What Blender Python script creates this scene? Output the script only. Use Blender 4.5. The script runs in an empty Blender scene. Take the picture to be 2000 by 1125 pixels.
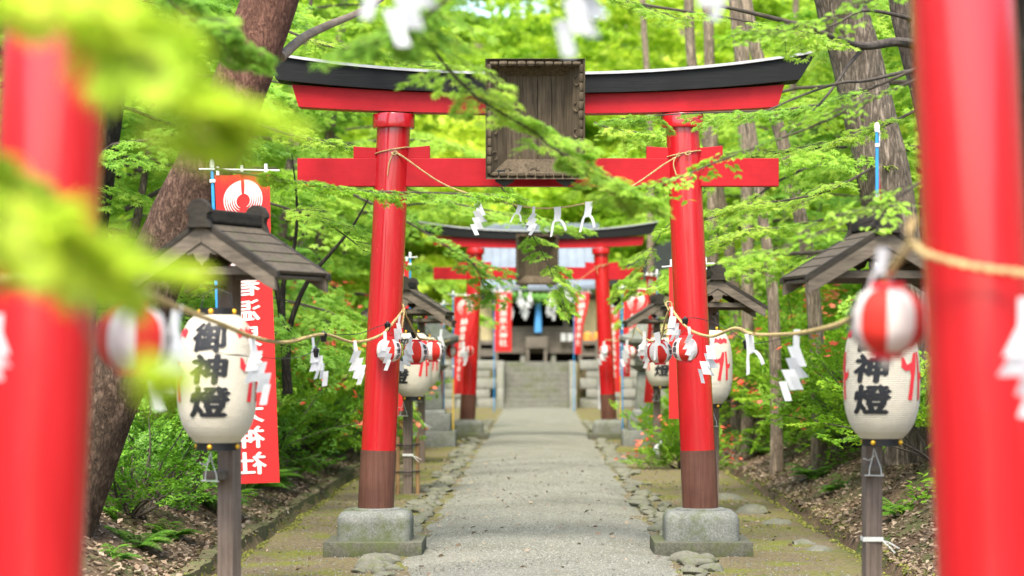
import bpy, bmesh, math, random
import numpy as np
from mathutils import Vector, Matrix, noise

random.seed(7)
RNG = np.random.default_rng(7)
scene = bpy.context.scene
COL = scene.collection
R = math.radians

# ------------------------------------------------------------------ camera, sky, sun, exposure
F_PX, VX, VY, EYE = 4722.0, 1051.0, 686.0, 1.8     # focal length, vanishing point (photo pixels), eye height (m)
cam_data = bpy.data.cameras.new('camera')
cam = bpy.data.objects.new('camera', cam_data)
COL.objects.link(cam)
cam.location = (0, 0, EYE)
cam.rotation_euler = (R(90), 0, 0)
cam_data.sensor_width = 36
cam_data.lens = 85
cam_data.shift_x = -(VX - 1000) / 2000
cam_data.shift_y = (VY - 562.5) / 2000
cam_data.clip_end = 1500
cam_data.dof.use_dof = True
cam_data.dof.focus_distance = 21.3
cam_data.dof.aperture_fstop = 1.8
scene.camera = cam

SUN_EL, SUN_AZ = R(60), R(189)      # azimuth clockwise from +Y
world = bpy.data.worlds.new('World')
scene.world = world
world.use_nodes = True
wn = world.node_tree
bg = wn.nodes['Background']
sky = wn.nodes.new('ShaderNodeTexSky')
sky.sky_type = 'NISHITA'
sky.sun_disc = False
sky.sun_elevation = SUN_EL
sky.sun_rotation = SUN_AZ
sky.dust_density = 3.0
sky.ozone_density = 0.6
bg.inputs['Strength'].default_value = 0.15
wn.links.new(sky.outputs[0], bg.inputs['Color'])
sun_data = bpy.data.lights.new('sun', 'SUN')
sun_data.energy = 2.1
sun_data.angle = R(24)
sun_data.color = (1.0, 0.95, 0.86)
sun = bpy.data.objects.new('sun', sun_data)
COL.objects.link(sun)
sd = Vector((math.sin(SUN_AZ) * math.cos(SUN_EL), math.cos(SUN_AZ) * math.cos(SUN_EL), math.sin(SUN_EL)))
sun.rotation_euler = (-sd).to_track_quat('-Z', 'Y').to_euler()
sun.location = sd * 60
vs = scene.view_settings
vs.view_transform = 'Standard'
vs.look = 'None'
vs.gamma = 1.0
vs.exposure = 1.8
scene.render.engine = 'CYCLES'
cy = scene.cycles
cy.use_denoising = True
cy.max_bounces = 9
cy.diffuse_bounces = 6
cy.glossy_bounces = 3
cy.transmission_bounces = 5
cy.transparent_max_bounces = 6
cy.sample_clamp_indirect = 8.0


def P(px, py, d):
    """a spot measured in the photograph, at d metres from the camera"""
    return Vector(((px - VX) * d / F_PX, d, EYE + (VY - py) * d / F_PX))


# ------------------------------------------------------------------ materials
MATS = {}


class NT:
    def __init__(self, name):
        self.m = bpy.data.materials.new(name)
        self.m.use_nodes = True
        self.t = self.m.node_tree
        self.b = self.t.nodes['Principled BSDF']
        self.out = self.t.nodes['Material Output']

    def n(self, typ, **kw):
        nd = self.t.nodes.new(typ)
        for k, v in kw.items():
            if hasattr(nd, k):
                setattr(nd, k, v)
        return nd

    def l(self, a, b):
        self.t.links.new(a, b)

    def coord(self, scale=(1, 1, 1), kind='Object'):
        tc = self.n('ShaderNodeTexCoord')
        mp = self.n('ShaderNodeMapping')
        mp.inputs['Scale'].default_value = scale
        self.l(tc.outputs[kind], mp.inputs['Vector'])
        return mp.outputs[0]

    def noise(self, vec, scale, detail=4, rough=0.6):
        nd = self.n('ShaderNodeTexNoise')
        nd.inputs['Scale'].default_value = scale
        nd.inputs['Detail'].default_value = detail
        nd.inputs['Roughness'].default_value = rough
        if vec is not None:
            self.l(vec, nd.inputs['Vector'])
        return nd.outputs['Fac']

    def ramp(self, fac, stops):
        nd = self.n('ShaderNodeValToRGB')
        el = nd.color_ramp.elements
        while len(el) < len(stops):
            el.new(0.5)
        for e, (p, c) in zip(el, stops):
            e.position = p
            e.color = (*c, 1) if len(c) == 3 else c
        self.l(fac, nd.inputs[0])
        return nd.outputs[0]

    def mix(self, fac, a, b, mode='MIX'):
        nd = self.n('ShaderNodeMix', data_type='RGBA', blend_type=mode)
        if isinstance(fac, (int, float)):
            nd.inputs[0].default_value = fac
        else:
            self.l(fac, nd.inputs[0])
        for s, v in ((6, a), (7, b)):
            if isinstance(v, tuple):
                nd.inputs[s].default_value = (*v, 1)
            else:
                self.l(v, nd.inputs[s])
        return nd.outputs[2]

    def math(self, op, a, b=0.5):
        nd = self.n('ShaderNodeMath', operation=op)
        for s, v in ((0, a), (1, b)):
            if isinstance(v, (int, float)):
                nd.inputs[s].default_value = v
            else:
                self.l(v, nd.inputs[s])
        return nd.outputs[0]

    def bump(self, h, strength=0.3, dist=0.01):
        nd = self.n('ShaderNodeBump')
        nd.inputs['Strength'].default_value = strength
        nd.inputs['Distance'].default_value = dist
        self.l(h, nd.inputs['Height'])
        self.l(nd.outputs[0], self.b.inputs['Normal'])

    def done(self, col, rough=0.6, spec=0.5):
        if isinstance(col, tuple):
            self.b.inputs['Base Color'].default_value = (*col, 1)
        else:
            self.l(col, self.b.inputs['Base Color'])
        if isinstance(rough, (int, float)):
            self.b.inputs['Roughness'].default_value = rough
        else:
            self.l(rough, self.b.inputs['Roughness'])
        self.b.inputs['Specular IOR Level'].default_value = spec
        MATS[self.m.name] = self.m
        return self.m


def plain(name, col, rough=0.6, spec=0.4, var=0.15, scale=8):
    t = NT(name)
    v = t.coord()
    n = t.noise(v, scale, 5)
    c = t.ramp(n, [(0.3, tuple(x * (1 - var) for x in col)), (0.7, tuple(min(1, x * (1 + var)) for x in col))])
    t.bump(n, 0.08, 0.004)
    return t.done(c, rough, spec)


def m_red():
    t = NT('vermilion_lacquer')
    v = t.coord((1, 1, 0.12))
    n = t.noise(v, 9, 5)
    g = t.noise(t.coord((30, 30, 0.8)), 4, 4)
    c = t.ramp(n, [(0.25, (0.38, 0.007, 0.011)), (0.55, (0.46, 0.009, 0.014)), (0.8, (0.52, 0.015, 0.018))])
    chip = t.ramp(t.noise(t.coord((14, 14, 5)), 6, 6, 0.75), [(0.73, (0, 0, 0)), (0.76, (1, 1, 1))])
    c = t.mix(t.math('MULTIPLY', chip, 0.5), c, (0.24, 0.03, 0.02))
    t.bump(g, 0.05, 0.003)
    r = t.ramp(n, [(0.3, (0.2,) * 3), (0.75, (0.32,) * 3)])
    t.b.inputs['Coat Weight'].default_value = 0.7
    t.b.inputs['Coat Roughness'].default_value = 0.06
    return t.done(c, r, 0.5)


def m_red_beam():
    t = NT('vermilion_painted_timber')
    g = t.noise(t.coord((1.2, 30, 40)), 2.2, 6, 0.65)
    n = t.noise(t.coord(), 3.5, 4)
    c = t.ramp(n, [(0.28, (0.31, 0.006, 0.010)), (0.5, (0.385, 0.008, 0.013)), (0.75, (0.46, 0.011, 0.017))])
    cr = t.ramp(g, [(0.30, (1, 1, 1)), (0.36, (0, 0, 0))])
    c = t.mix(t.math('MULTIPLY', cr, 0.7), c, (0.22, 0.008, 0.010))
    t.bump(g, 0.25, 0.006)
    return t.done(c, 0.5, 0.22)


def wood(name, a, b, grain=(30, 30, 1.5), scale=3.0, rough=0.8, moss=0.0, bump=0.35):
    t = NT(name)
    g = t.noise(t.coord(grain), scale, 7, 0.65)
    n = t.noise(t.coord(), 2.7, 4)
    c = t.ramp(g, [(0.28, a), (0.52, tuple((x + y) / 2 for x, y in zip(a, b))), (0.75, b)])
    st = t.ramp(n, [(0.35, (0.55,) * 3), (0.7, (1.1,) * 3)])
    c = t.mix(0.6, c, st, 'MULTIPLY')
    if moss:
        mm = t.ramp(t.noise(t.coord(), 6.5, 6, 0.7), [(0.55, (0, 0, 0)), (0.68, (1, 1, 1))])
        c = t.mix(t.math('MULTIPLY', mm, moss), c, (0.06, 0.085, 0.02))
    t.bump(g, bump, 0.006)
    return t.done(c, rough, 0.25)


def stone(name, a, b, moss=0.6, scale=40, ms=4.0):
    t = NT(name)
    v = t.coord()
    f = t.noise(v, scale, 6, 0.75)
    n = t.noise(v, 4, 5)
    c = t.ramp(f, [(0.3, a), (0.7, b)])
    c = t.mix(0.55, c, t.ramp(n, [(0.3, (0.5,) * 3), (0.7, (1.15,) * 3)]), 'MULTIPLY')
    mm = t.ramp(t.noise(v, ms, 8, 0.72), [(0.48, (0, 0, 0)), (0.62, (1, 1, 1))])
    c = t.mix(t.math('MULTIPLY', mm, moss), c, (0.075, 0.095, 0.022))
    t.bump(f, 0.6, 0.008)
    return t.done(c, 0.92, 0.2)


def m_bark(name, a, b, red=None, sc=(9, 9, 2.6), bump=1.0, kind='Object'):
    t = NT(name)
    v = t.coord(sc)
    vo = t.n('ShaderNodeTexVoronoi', feature='DISTANCE_TO_EDGE')
    vo.inputs['Scale'].default_value = 1.6
    wv = t.n('ShaderNodeVectorMath', operation='ADD')
    nn = t.n('ShaderNodeTexNoise')
    nn.inputs['Scale'].default_value = 2.2
    nn.inputs['Detail'].default_value = 5
    t.l(v, nn.inputs['Vector'])
    t.l(v, wv.inputs[0])
    sc2 = t.n('ShaderNodeVectorMath', operation='SCALE')
    sc2.inputs['Scale'].default_value = 1.5
    t.l(nn.outputs['Color'], sc2.inputs[0])
    t.l(sc2.outputs[0], wv.inputs[1])
    t.l(wv.outputs[0], vo.inputs['Vector'])
    f = t.noise(v, 6, 8, 0.8)
    rg = t.noise(wv.outputs[0], 0.9, 6, 0.62)
    rg = t.math('SUBTRACT', 1.0, t.math('MULTIPLY', t.math('ABSOLUTE', t.math('SUBTRACT', rg, 0.5), 0), 5.0))
    rg = t.math('MAXIMUM', rg, 0.0)
    cell = t.math('MINIMUM', vo.outputs['Distance'], 0.30)
    h = t.math('ADD', t.math('MULTIPLY', cell, 0.9), t.math('MULTIPLY', f, 0.85))
    h = t.math('SUBTRACT', h, t.math('MULTIPLY', rg, 0.26))
    c = t.ramp(h, [(0.16, tuple(x * 0.35 for x in a)), (0.42, a), (0.72, b)])
    tone = t.ramp(t.noise(t.coord(), 1.7, 4), [(0.3, (0.7, 0.72, 0.68)), (0.7, (1.15, 1.08, 1.0))])
    c = t.mix(0.8, c, tone, 'MULTIPLY')
    if red:
        geo = t.n('ShaderNodeNewGeometry')
        sep = t.n('ShaderNodeSeparateXYZ')
        t.l(geo.outputs['Position'], sep.inputs[0])
        z = t.math('ADD', sep.outputs[2], t.math('MULTIPLY', t.noise(t.coord(), 1.3, 4), 1.4))
        mr = t.n('ShaderNodeMapRange')
        mr.inputs['From Min'].default_value = 3.2
        mr.inputs['From Max'].default_value = 5.0
        t.l(z, mr.inputs['Value'])
        c = t.mix(t.math('MULTIPLY', mr.outputs[0], 0.75), c, t.ramp(h, [(0.2, tuple(x * 0.35 for x in red)), (0.7, red)]))
    t.bump(h, bump, 0.03)
    return t.done(c, 0.9, 0.15)


def m_leaf(name, stops, transl=0.45, rough=0.5):
    t = NT(name)
    at = t.n('ShaderNodeAttribute', attribute_name='tint')
    c = t.ramp(at.outputs['Fac'], stops)
    t.done(c, rough, 0.35)
    tr = t.n('ShaderNodeBsdfTranslucent')
    cc = t.mix(0.55, c, (1.25, 1.15, 0.5), 'MULTIPLY')
    t.l(c, tr.inputs['Color'])
    ms = t.n('ShaderNodeMixShader')
    ms.inputs[0].default_value = transl
    t.l(t.b.outputs[0], ms.inputs[1])
    t.l(tr.outputs[0], ms.inputs[2])
    t.l(ms.outputs[0], t.out.inputs['Surface'])
    return t.m


def m_paper(name, col, transl=0.35, rough=0.7):
    t = NT(name)
    n = t.noise(t.coord(), 14, 5)
    c = t.ramp(n, [(0.3, tuple(x * 0.93 for x in col)), (0.7, tuple(min(1, x * 1.04) for x in col))])
    t.done(c, rough, 0.3)
    tr = t.n('ShaderNodeBsdfTranslucent')
    t.l(c, tr.inputs['Color'])
    ms = t.n('ShaderNodeMixShader')
    ms.inputs[0].default_value = transl
    t.l(t.b.outputs[0], ms.inputs[1])
    t.l(tr.outputs[0], ms.inputs[2])
    t.l(ms.outputs[0], t.out.inputs['Surface'])
    return t.m


def m_gravel():
    t = NT('pale_gravel')
    v = t.coord()
    vo = t.n('ShaderNodeTexVoronoi')
    vo.inputs['Scale'].default_value = 72
    t.l(v, vo.inputs['Vector'])
    sp = t.ramp(vo.outputs['Color'], [(0.0, (0.085, 0.086, 0.07)), (0.35, (0.182, 0.181, 0.147)), (0.7, (0.238, 0.235, 0.192)), (1.0, (0.38, 0.372, 0.315))])
    n = t.noise(v, 1.1, 6, 0.65)
    big = t.ramp(n, [(0.3, (0.80, 0.79, 0.72)), (0.6, (1.0, 1.0, 0.98)), (0.75, (1.12, 1.1, 1.02))])
    c = t.mix(1.0, sp, big, 'MULTIPLY')
    d = t.ramp(t.noise(v, 3.1, 7, 0.7), [(0.60, (0, 0, 0)), (0.72, (1, 1, 1))])
    c = t.mix(t.math('MULTIPLY', d, 0.35), c, (0.22, 0.19, 0.11))
    h = t.math('ADD', vo.outputs['Distance'], t.math('MULTIPLY', t.noise(v, 18, 4), 0.8))
    t.bump(h, 0.8, 0.02)
    return t.done(c, 0.95, 0.15)


def m_ground():
    t = NT('earth_moss_and_litter')
    v = t.coord()
    sep = t.n('ShaderNodeSeparateXYZ')
    t.l(v, sep.inputs[0])
    n = t.noise(v, 1.6, 7, 0.65)
    f = t.noise(v, 26, 6, 0.75)
    earth = t.ramp(f, [(0.28, (0.055, 0.042, 0.022)), (0.52, (0.145, 0.115, 0.064)), (0.75, (0.25, 0.215, 0.135))])
    moss = t.ramp(f, [(0.3, (0.06, 0.072, 0.012)), (0.7, (0.20, 0.20, 0.04))])
    flat = t.mix(t.ramp(n, [(0.47, (0, 0, 0)), (0.62, (1, 1, 1))]), earth, moss)
    lit = t.ramp(t.noise(v, 16, 7, 0.8), [(0.3, (0.03, 0.021, 0.013)), (0.5, (0.10, 0.068, 0.042)), (0.7, (0.20, 0.145, 0.092)), (0.85, (0.34, 0.27, 0.18))])
    wild = t.mix(t.ramp(t.noise(v, 0.9, 6, 0.7), [(0.5, (0, 0, 0)), (0.66, (1, 1, 1))]), lit, (0.05, 0.085, 0.018))
    ax = t.math('ABSOLUTE', sep.outputs[0], 0)
    ax = t.math('ADD', ax, t.math('MULTIPLY', t.math('SUBTRACT', n, 0.5), 0.5))
    mr = t.n('ShaderNodeMapRange')
    mr.inputs['From Min'].default_value = 2.6
    mr.inputs['From Max'].default_value = 2.95
    t.l(ax, mr.inputs['Value'])
    c = t.mix(mr.outputs[0], flat, wild)
    t.bump(t.math('ADD', f, t.noise(v, 60, 4)), 0.7, 0.02)
    return t.done(c, 0.95, 0.12)


m_red(); m_red_beam(); m_gravel(); m_ground()
wood('black_painted_timber', (0.005, 0.006, 0.006), (0.013, 0.015, 0.014), (1.2, 30, 40), 2.2, 0.75, bump=0.4)
wood('brown_sleeve', (0.085, 0.034, 0.022), (0.165, 0.078, 0.052), (24, 24, 0.7), 2.4, 0.42, bump=0.12)
wood('weathered_plaque', (0.045, 0.033, 0.020), (0.165, 0.128, 0.078), (16, 16, 1.1), 2.6, 0.85)
wood('grey_post_timber', (0.095, 0.07, 0.052), (0.235, 0.18, 0.14), (26, 26, 1.2), 2.2, 0.85)
wood('lamp_roof_timber', (0.045, 0.036, 0.025), (0.13, 0.105, 0.07), (5, 24, 24), 2.0, 0.85, moss=0.35)
wood('barge_timber', (0.075, 0.06, 0.043), (0.20, 0.165, 0.12), (3, 20, 20), 2.0, 0.85)
wood('dark_ridge_timber', (0.016, 0.014, 0.010), (0.05, 0.042, 0.03), (6, 6, 20), 2.0, 0.8)
wood('stake_timber', (0.20, 0.115, 0.045), (0.36, 0.22, 0.10), (24, 24, 1.2), 2.2, 0.8)
wood('hall_timber', (0.10, 0.085, 0.066), (0.21, 0.18, 0.145), (2, 12, 20), 2.0, 0.85)
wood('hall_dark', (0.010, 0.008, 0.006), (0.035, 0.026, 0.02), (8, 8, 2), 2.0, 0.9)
stone('granite_mossy', (0.09, 0.098, 0.08), (0.26, 0.265, 0.23), 0.7, 60, 3.2)
stone('slab_mossy', (0.05, 0.053, 0.035), (0.15, 0.145, 0.11), 0.65, 45, 3.0)
stone('edge_stone', (0.08, 0.08, 0.056), (0.235, 0.228, 0.175), 0.5, 30, 2.4)
stone('far_stone', (0.20, 0.20, 0.17), (0.38, 0.375, 0.33), 0.4, 18, 2.0)
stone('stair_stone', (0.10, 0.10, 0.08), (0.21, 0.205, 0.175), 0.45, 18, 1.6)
stone('toro_stone', (0.12, 0.13, 0.115), (0.25, 0.255, 0.225), 0.4, 24, 2.2)
stone('mossy_kerb', (0.07, 0.065, 0.03), (0.19, 0.165, 0.085), 0.8, 30, 2.2)
m_bark('pine_bark', (0.105, 0.072, 0.050), (0.25, 0.18, 0.135), red=(0.27, 0.125, 0.085), sc=(9, 9, 4.2), bump=1.0)
m_bark('cedar_bark', (0.165, 0.135, 0.105), (0.42, 0.355, 0.29), sc=(10, 10, 1.7), bump=0.9)
m_bark('slim_bark', (0.26, 0.205, 0.155), (0.47, 0.385, 0.30), sc=(9, 9, 1.6), bump=0.5)
m_bark('dark_bark', (0.030, 0.025, 0.020), (0.09, 0.075, 0.06), sc=(10, 10, 2.4), bump=0.8)
m_bark('grey_bark', (0.13, 0.105, 0.085), (0.30, 0.25, 0.205), sc=(9, 9, 2.4), bump=0.7)
plain('limb_bark', (0.070, 0.058, 0.045), 0.9, 0.15, 0.4, 14)
plain('pale_limb_bark', (0.22, 0.175, 0.125), 0.9, 0.15, 0.35, 9)
m_leaf('maple_leaf_bright', [(0.0, (0.20, 0.41, 0.04)), (0.5, (0.34, 0.56, 0.06)), (1.0, (0.51, 0.66, 0.09))], 0.54)
m_leaf('maple_leaf_mid', [(0.0, (0.15, 0.34, 0.045)), (0.5, (0.27, 0.50, 0.06)), (1.0, (0.41, 0.60, 0.08))], 0.54)
m_leaf('maple_leaf_yellow', [(0.0, (0.36, 0.60, 0.03)), (0.5, (0.52, 0.72, 0.05)), (1.0, (0.70, 0.78, 0.08))], 0.6)
m_leaf('broad_leaf', [(0.0, (0.15, 0.33, 0.02)), (0.5, (0.28, 0.50, 0.03)), (1.0, (0.40, 0.60, 0.08))], 0.5)
m_leaf('shrub_leaf', [(0.0, (0.11, 0.26, 0.018)), (0.5, (0.23, 0.44, 0.025)), (1.0, (0.38, 0.57, 0.04))], 0.48)
m_leaf('fern_leaf', [(0.0, (0.06, 0.17, 0.014)), (0.5, (0.12, 0.29, 0.020)), (1.0, (0.22, 0.42, 0.03))], 0.42)
m_leaf('wood_leaf', [(0.0, (0.19, 0.36, 0.02)), (0.35, (0.33, 0.52, 0.03)), (0.7, (0.48, 0.64, 0.04)), (1.0, (0.66, 0.74, 0.08))], 0.52)
m_leaf('pine_needle', [(0.0, (0.03, 0.07, 0.015)), (1.0, (0.09, 0.15, 0.03))], 0.2)
m_leaf('dry_leaf', [(0.0, (0.05, 0.034, 0.02)), (0.5, (0.19, 0.13, 0.08)), (0.8, (0.29, 0.215, 0.14)), (1.0, (0.38, 0.31, 0.215))], 0.15)
m_leaf('moss_tuft', [(0.0, (0.05, 0.06, 0.012)), (0.5, (0.12, 0.125, 0.02)), (1.0, (0.22, 0.21, 0.04))], 0.1, 0.95)
m_leaf('azalea_petal', [(0.0, (0.62, 0.07, 0.03)), (0.5, (0.78, 0.13, 0.06)), (1.0, (0.85, 0.24, 0.13))], 0.35)
m_leaf('pebble', [(0.0, (0.085, 0.088, 0.074)), (0.5, (0.215, 0.215, 0.178)), (1.0, (0.37, 0.365, 0.315))], 0.0, 0.9)
m_paper('lantern_paper', (0.66, 0.61, 0.49), 0.25)
m_paper('white_paper', (0.68, 0.69, 0.68), 0.35)
m_paper('round_lantern_white', (0.80, 0.775, 0.71), 0.3)
m_paper('round_lantern_red', (0.66, 0.035, 0.022), 0.25)
m_paper('banner_cloth', (0.64, 0.028, 0.026), 0.3)
m_paper('banner_print', (0.78, 0.66, 0.60), 0.2)
m_paper('bell_cloth', (0.12, 0.42, 0.80), 0.3)
plain('ink', (0.010, 0.011, 0.013), 0.65)
plain('red_print', (0.58, 0.022, 0.03), 0.7)
plain('black_lacquer', (0.012, 0.012, 0.013), 0.35)
plain('brass_stud', (0.75, 0.42, 0.03), 0.35)
MATS['brass_stud'].node_tree.nodes['Principled BSDF'].inputs['Metallic'].default_value = 0.5
plain('pole_blue', (0.03, 0.26, 0.55), 0.4)
plain('pole_yellow', (0.58, 0.40, 0.04), 0.45)
plain('white_plastic', (0.72, 0.72, 0.68), 0.5)
plain('rope_straw', (0.44, 0.33, 0.15), 0.9, 0.1, 0.3, 40)
plain('white_cord', (0.62, 0.62, 0.56), 0.9)
plain('black_cable', (0.018, 0.018, 0.018), 0.6)
plain('cap_metal', (0.40, 0.41, 0.40), 0.5, 0.5, 0.25, 5)
plain('dark_metal', (0.022, 0.026, 0.024), 0.5)
plain('roof_copper', (0.15, 0.18, 0.215), 0.55, 0.5, 0.15, 2)
plain('cream_wall', (0.66, 0.55, 0.30), 0.85)
plain('orange_print', (0.75, 0.28, 0.05), 0.6)
plain('wreath_green', (0.12, 0.28, 0.05), 0.7, 0.2, 0.4, 9)


# ------------------------------------------------------------------ building helpers
def link(o, parent=None):
    COL.objects.link(o)
    if parent is not None:
        o.parent = parent
    return o


def tag(o, label=None, cat=None, group=None, kind=None):
    if label:
        o['label'] = label
    if cat:
        o['category'] = cat
    if group:
        o['group'] = group
    if kind:
        o['kind'] = kind
    return o


def thing(name, label, cat, loc=(0, 0, 0), rz=0.0, group=None):
    o = bpy.data.objects.new(name, None)
    o.empty_display_size = 0.2
    o.location = loc
    o.rotation_euler = (0, 0, rz)
    link(o)
    return tag(o, label, cat, group)


def copy_tree(o, parent=None):
    c = o.copy()
    COL.objects.link(c)
    c.parent = parent
    for ch in list(o.children):
        copy_tree(ch, c)
    return c


class MB:
    """collects simple solids into one mesh"""
    def __init__(self):
        self.v, self.f, self.mi = [], [], []

    def add(self, vs_, fs, mi=0):
        k = len(self.v)
        self.v += [tuple(p) for p in vs_]
        self.f += [tuple(i + k for i in f) for f in fs]
        self.mi += [mi] * len(fs)
        return self

    def box(self, c, s, rot=None, mi=0):
        x, y, z = (a / 2 for a in s)
        vs_ = [Vector(p) for p in ((-x, -y, -z), (x, -y, -z), (x, y, -z), (-x, y, -z), (-x, -y, z), (x, -y, z), (x, y, z), (-x, y, z))]
        if rot is not None:
            vs_ = [rot @ p for p in vs_]
        vs_ = [p + Vector(c) for p in vs_]
        return self.add(vs_, [(3, 2, 1, 0), (4, 5, 6, 7), (0, 1, 5, 4), (1, 2, 6, 5), (2, 3, 7, 6), (3, 0, 4, 7)], mi)

    def tube(self, pts, rad, n=8, mi=0, caps=True):
        pts = [Vector(p) for p in pts]
        if isinstance(rad, (int, float)):
            rad = [rad] * len(pts)
        vs_, fs = [], []
        up = Vector((0.13, 0.97, 0.2))
        for i, p in enumerate(pts):
            t = (pts[min(i + 1, len(pts) - 1)] - pts[max(i - 1, 0)])
            t = t.normalized() if t.length > 1e-9 else Vector((0, 0, 1))
            a = t.cross(up)
            if a.length < 1e-3:
                a = t.cross(Vector((1, 0, 0)))
            a.normalize()
            b = t.cross(a)
            for k in range(n):
                th = 2 * math.pi * k / n
                vs_.append(p + (a * math.cos(th) + b * math.sin(th)) * rad[i])
        for i in range(len(pts) - 1):
            for k in range(n):
                k2 = (k + 1) % n
                fs.append((i * n + k, i * n + k2, (i + 1) * n + k2, (i + 1) * n + k))
        if caps:
            fs.append(tuple(range(n - 1, -1, -1)))
            fs.append(tuple(range((len(pts) - 1) * n, len(pts) * n)))
        return self.add(vs_, fs, mi)

    def lathe(self, prof, n=32, mi=None, centre=(0, 0, 0)):
        vs_, fs, ms = [], [], []
        cx, cy_, cz = centre
        for r, z in prof:
            for k in range(n):
                a = 2 * math.pi * k / n
                vs_.append((cx + r * math.sin(a), cy_ - r * math.cos(a), cz + z))
        k0 = len(self.v)
        for i in range(len(prof) - 1):
            for k in range(n):
                k2 = (k + 1) % n
                fs.append((i * n + k, i * n + k2, (i + 1) * n + k2, (i + 1) * n + k))
                ms.append(mi(k) if callable(mi) else (mi or 0))
        fs.append(tuple(range(n - 1, -1, -1)))
        fs.append(tuple((len(prof) - 1) * n + k for k in range(n)))
        ms += [0, 0]
        self.v += vs_
        self.f += [tuple(i + k0 for i in f) for f in fs]
        self.mi += ms
        return self

    def prism(self, poly, y0, y1, mi=0):
        """polygon in XZ pulled out along Y"""
        n = len(poly)
        vs_ = [(x, y0, z) for x, z in poly] + [(x, y1, z) for x, z in poly]
        fs = [tuple(range(n)), tuple(range(2 * n - 1, n - 1, -1))]
        fs += [((i + 1) % n, i, n + i, n + (i + 1) % n) for i in range(n)]
        return self.add(vs_, fs, mi)

    def build(self, name, mats, parent=None, smooth=False, bevel=0.0, segs=2, loc=None):
        me = bpy.data.meshes.new(name)
        me.from_pydata(self.v, [], self.f)
        if isinstance(mats, str):
            mats = [mats]
        for m in mats:
            me.materials.append(MATS[m])
        if len(mats) > 1:
            me.polygons.foreach_set('material_index', self.mi)
        bm = bmesh.new()
        bm.from_mesh(me)
        bmesh.ops.recalc_face_normals(bm, faces=bm.faces)
        if bevel:
            bmesh.ops.bevel(bm, geom=[e for e in bm.edges if e.calc_face_angle(0) > 0.5], offset=bevel, segments=segs, profile=0.6, affect='EDGES', clamp_overlap=True)
        bm.to_mesh(me)
        bm.free()
        if smooth:
            for p in me.polygons:
                p.use_smooth = True
            me.set_sharp_from_angle(angle=R(40))
        o = bpy.data.objects.new(name, me)
        if loc is not None:
            o.location = loc
        return link(o, parent)


def mesh_np(name, V, Fc, mat, tint=None, parent=None, smooth=False):
    me = bpy.data.meshes.new(name)
    V = np.ascontiguousarray(V, dtype=np.float32).reshape(-1, 3)
    Fc = np.ascontiguousarray(Fc, dtype=np.int32).reshape(-1, 3)
    me.vertices.add(len(V))
    me.vertices.foreach_set('co', V.ravel())
    me.loops.add(Fc.size)
    me.loops.foreach_set('vertex_index', Fc.ravel())
    me.polygons.add(len(Fc))
    me.polygons.foreach_set('loop_start', np.arange(0, Fc.size, 3, dtype=np.int32))
    me.polygons.foreach_set('loop_total', np.full(len(Fc), 3, dtype=np.int32))
    if tint is not None:
        a = me.attributes.new('tint', 'FLOAT', 'POINT')
        a.data.foreach_set('value', np.ascontiguousarray(tint, dtype=np.float32))
    me.materials.append(MATS[mat])
    me.update()
    if smooth:
        me.polygons.foreach_set('use_smooth', np.ones(len(Fc), dtype=bool))
    o = bpy.data.objects.new(name, me)
    return link(o, parent)


def spline(pts, step=0.05):
    """Catmull-Rom through pts, resampled about every step metres"""
    pts = [Vector(p) for p in pts]
    ext = [pts[0] * 2 - pts[1]] + pts + [pts[-1] * 2 - pts[-2]]
    out = []
    for i in range(1, len(ext) - 2):
        a, b, c, d = ext[i - 1:i + 3]
        n = max(2, int((c - b).length / step))
        for k in range(n):
            t = k / n
            out.append(0.5 * ((2 * b) + (c - a) * t + (2 * a - 5 * b + 4 * c - d) * t * t + (3 * b - a - 3 * c + d) * t ** 3))
    out.append(pts[-1])
    return out


def rope_into(mb, pts, r, pitch=0.07, step=0.02, strands=2):
    path = spline(pts, step)
    s = 0.0
    lines = [[] for _ in range(strands)]
    for i, p in enumerate(path):
        t = (path[min(i + 1, len(path) - 1)] - path[max(i - 1, 0)]).normalized()
        a = t.cross(Vector((0.3, 0.2, 1))).normalized()
        b = t.cross(a)
        if i:
            s += (p - path[i - 1]).length
        for k in range(strands):
            th = 2 * math.pi * (s / pitch + k / strands)
            lines[k].append(p + (a * math.cos(th) + b * math.sin(th)) * r * 0.5)
    for ln in lines:
        mb.tube(ln, r * 0.62, 5)
    return path


_G = {}


def glyph(ch):
    """outline of one character as triangles, centred, about 1 high"""
    if ch in _G:
        return _G[ch]
    cu = bpy.data.curves.new('glyph', 'FONT')
    cu.body = ch
    cu.resolution_u = 3
    ob = bpy.data.objects.new('glyph', cu)
    COL.objects.link(ob)
    dg = bpy.context.evaluated_depsgraph_get()
    me = bpy.data.meshes.new_from_object(ob.evaluated_get(dg))
    bpy.data.objects.remove(ob)
    bm = bmesh.new()
    bm.from_mesh(me)
    bmesh.ops.triangulate(bm, faces=bm.faces)
    bpy.data.meshes.remove(me)
    for k in range(-4, 5):
        bmesh.ops.bisect_plane(bm, geom=bm.verts[:] + bm.edges[:] + bm.faces[:], plane_co=(0.5 + k * 0.11, 0, 0), plane_no=(1, 0, 0))
    bmesh.ops.triangulate(bm, faces=bm.faces)
    v = np.array([p.co[:2] for p in bm.verts])
    f = [tuple(x.index for x in q.verts) for q in bm.faces]
    bm.free()
    v -= (v.max(0) + v.min(0)) / 2
    _G[ch] = (v, f)
    return _G[ch]


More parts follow.
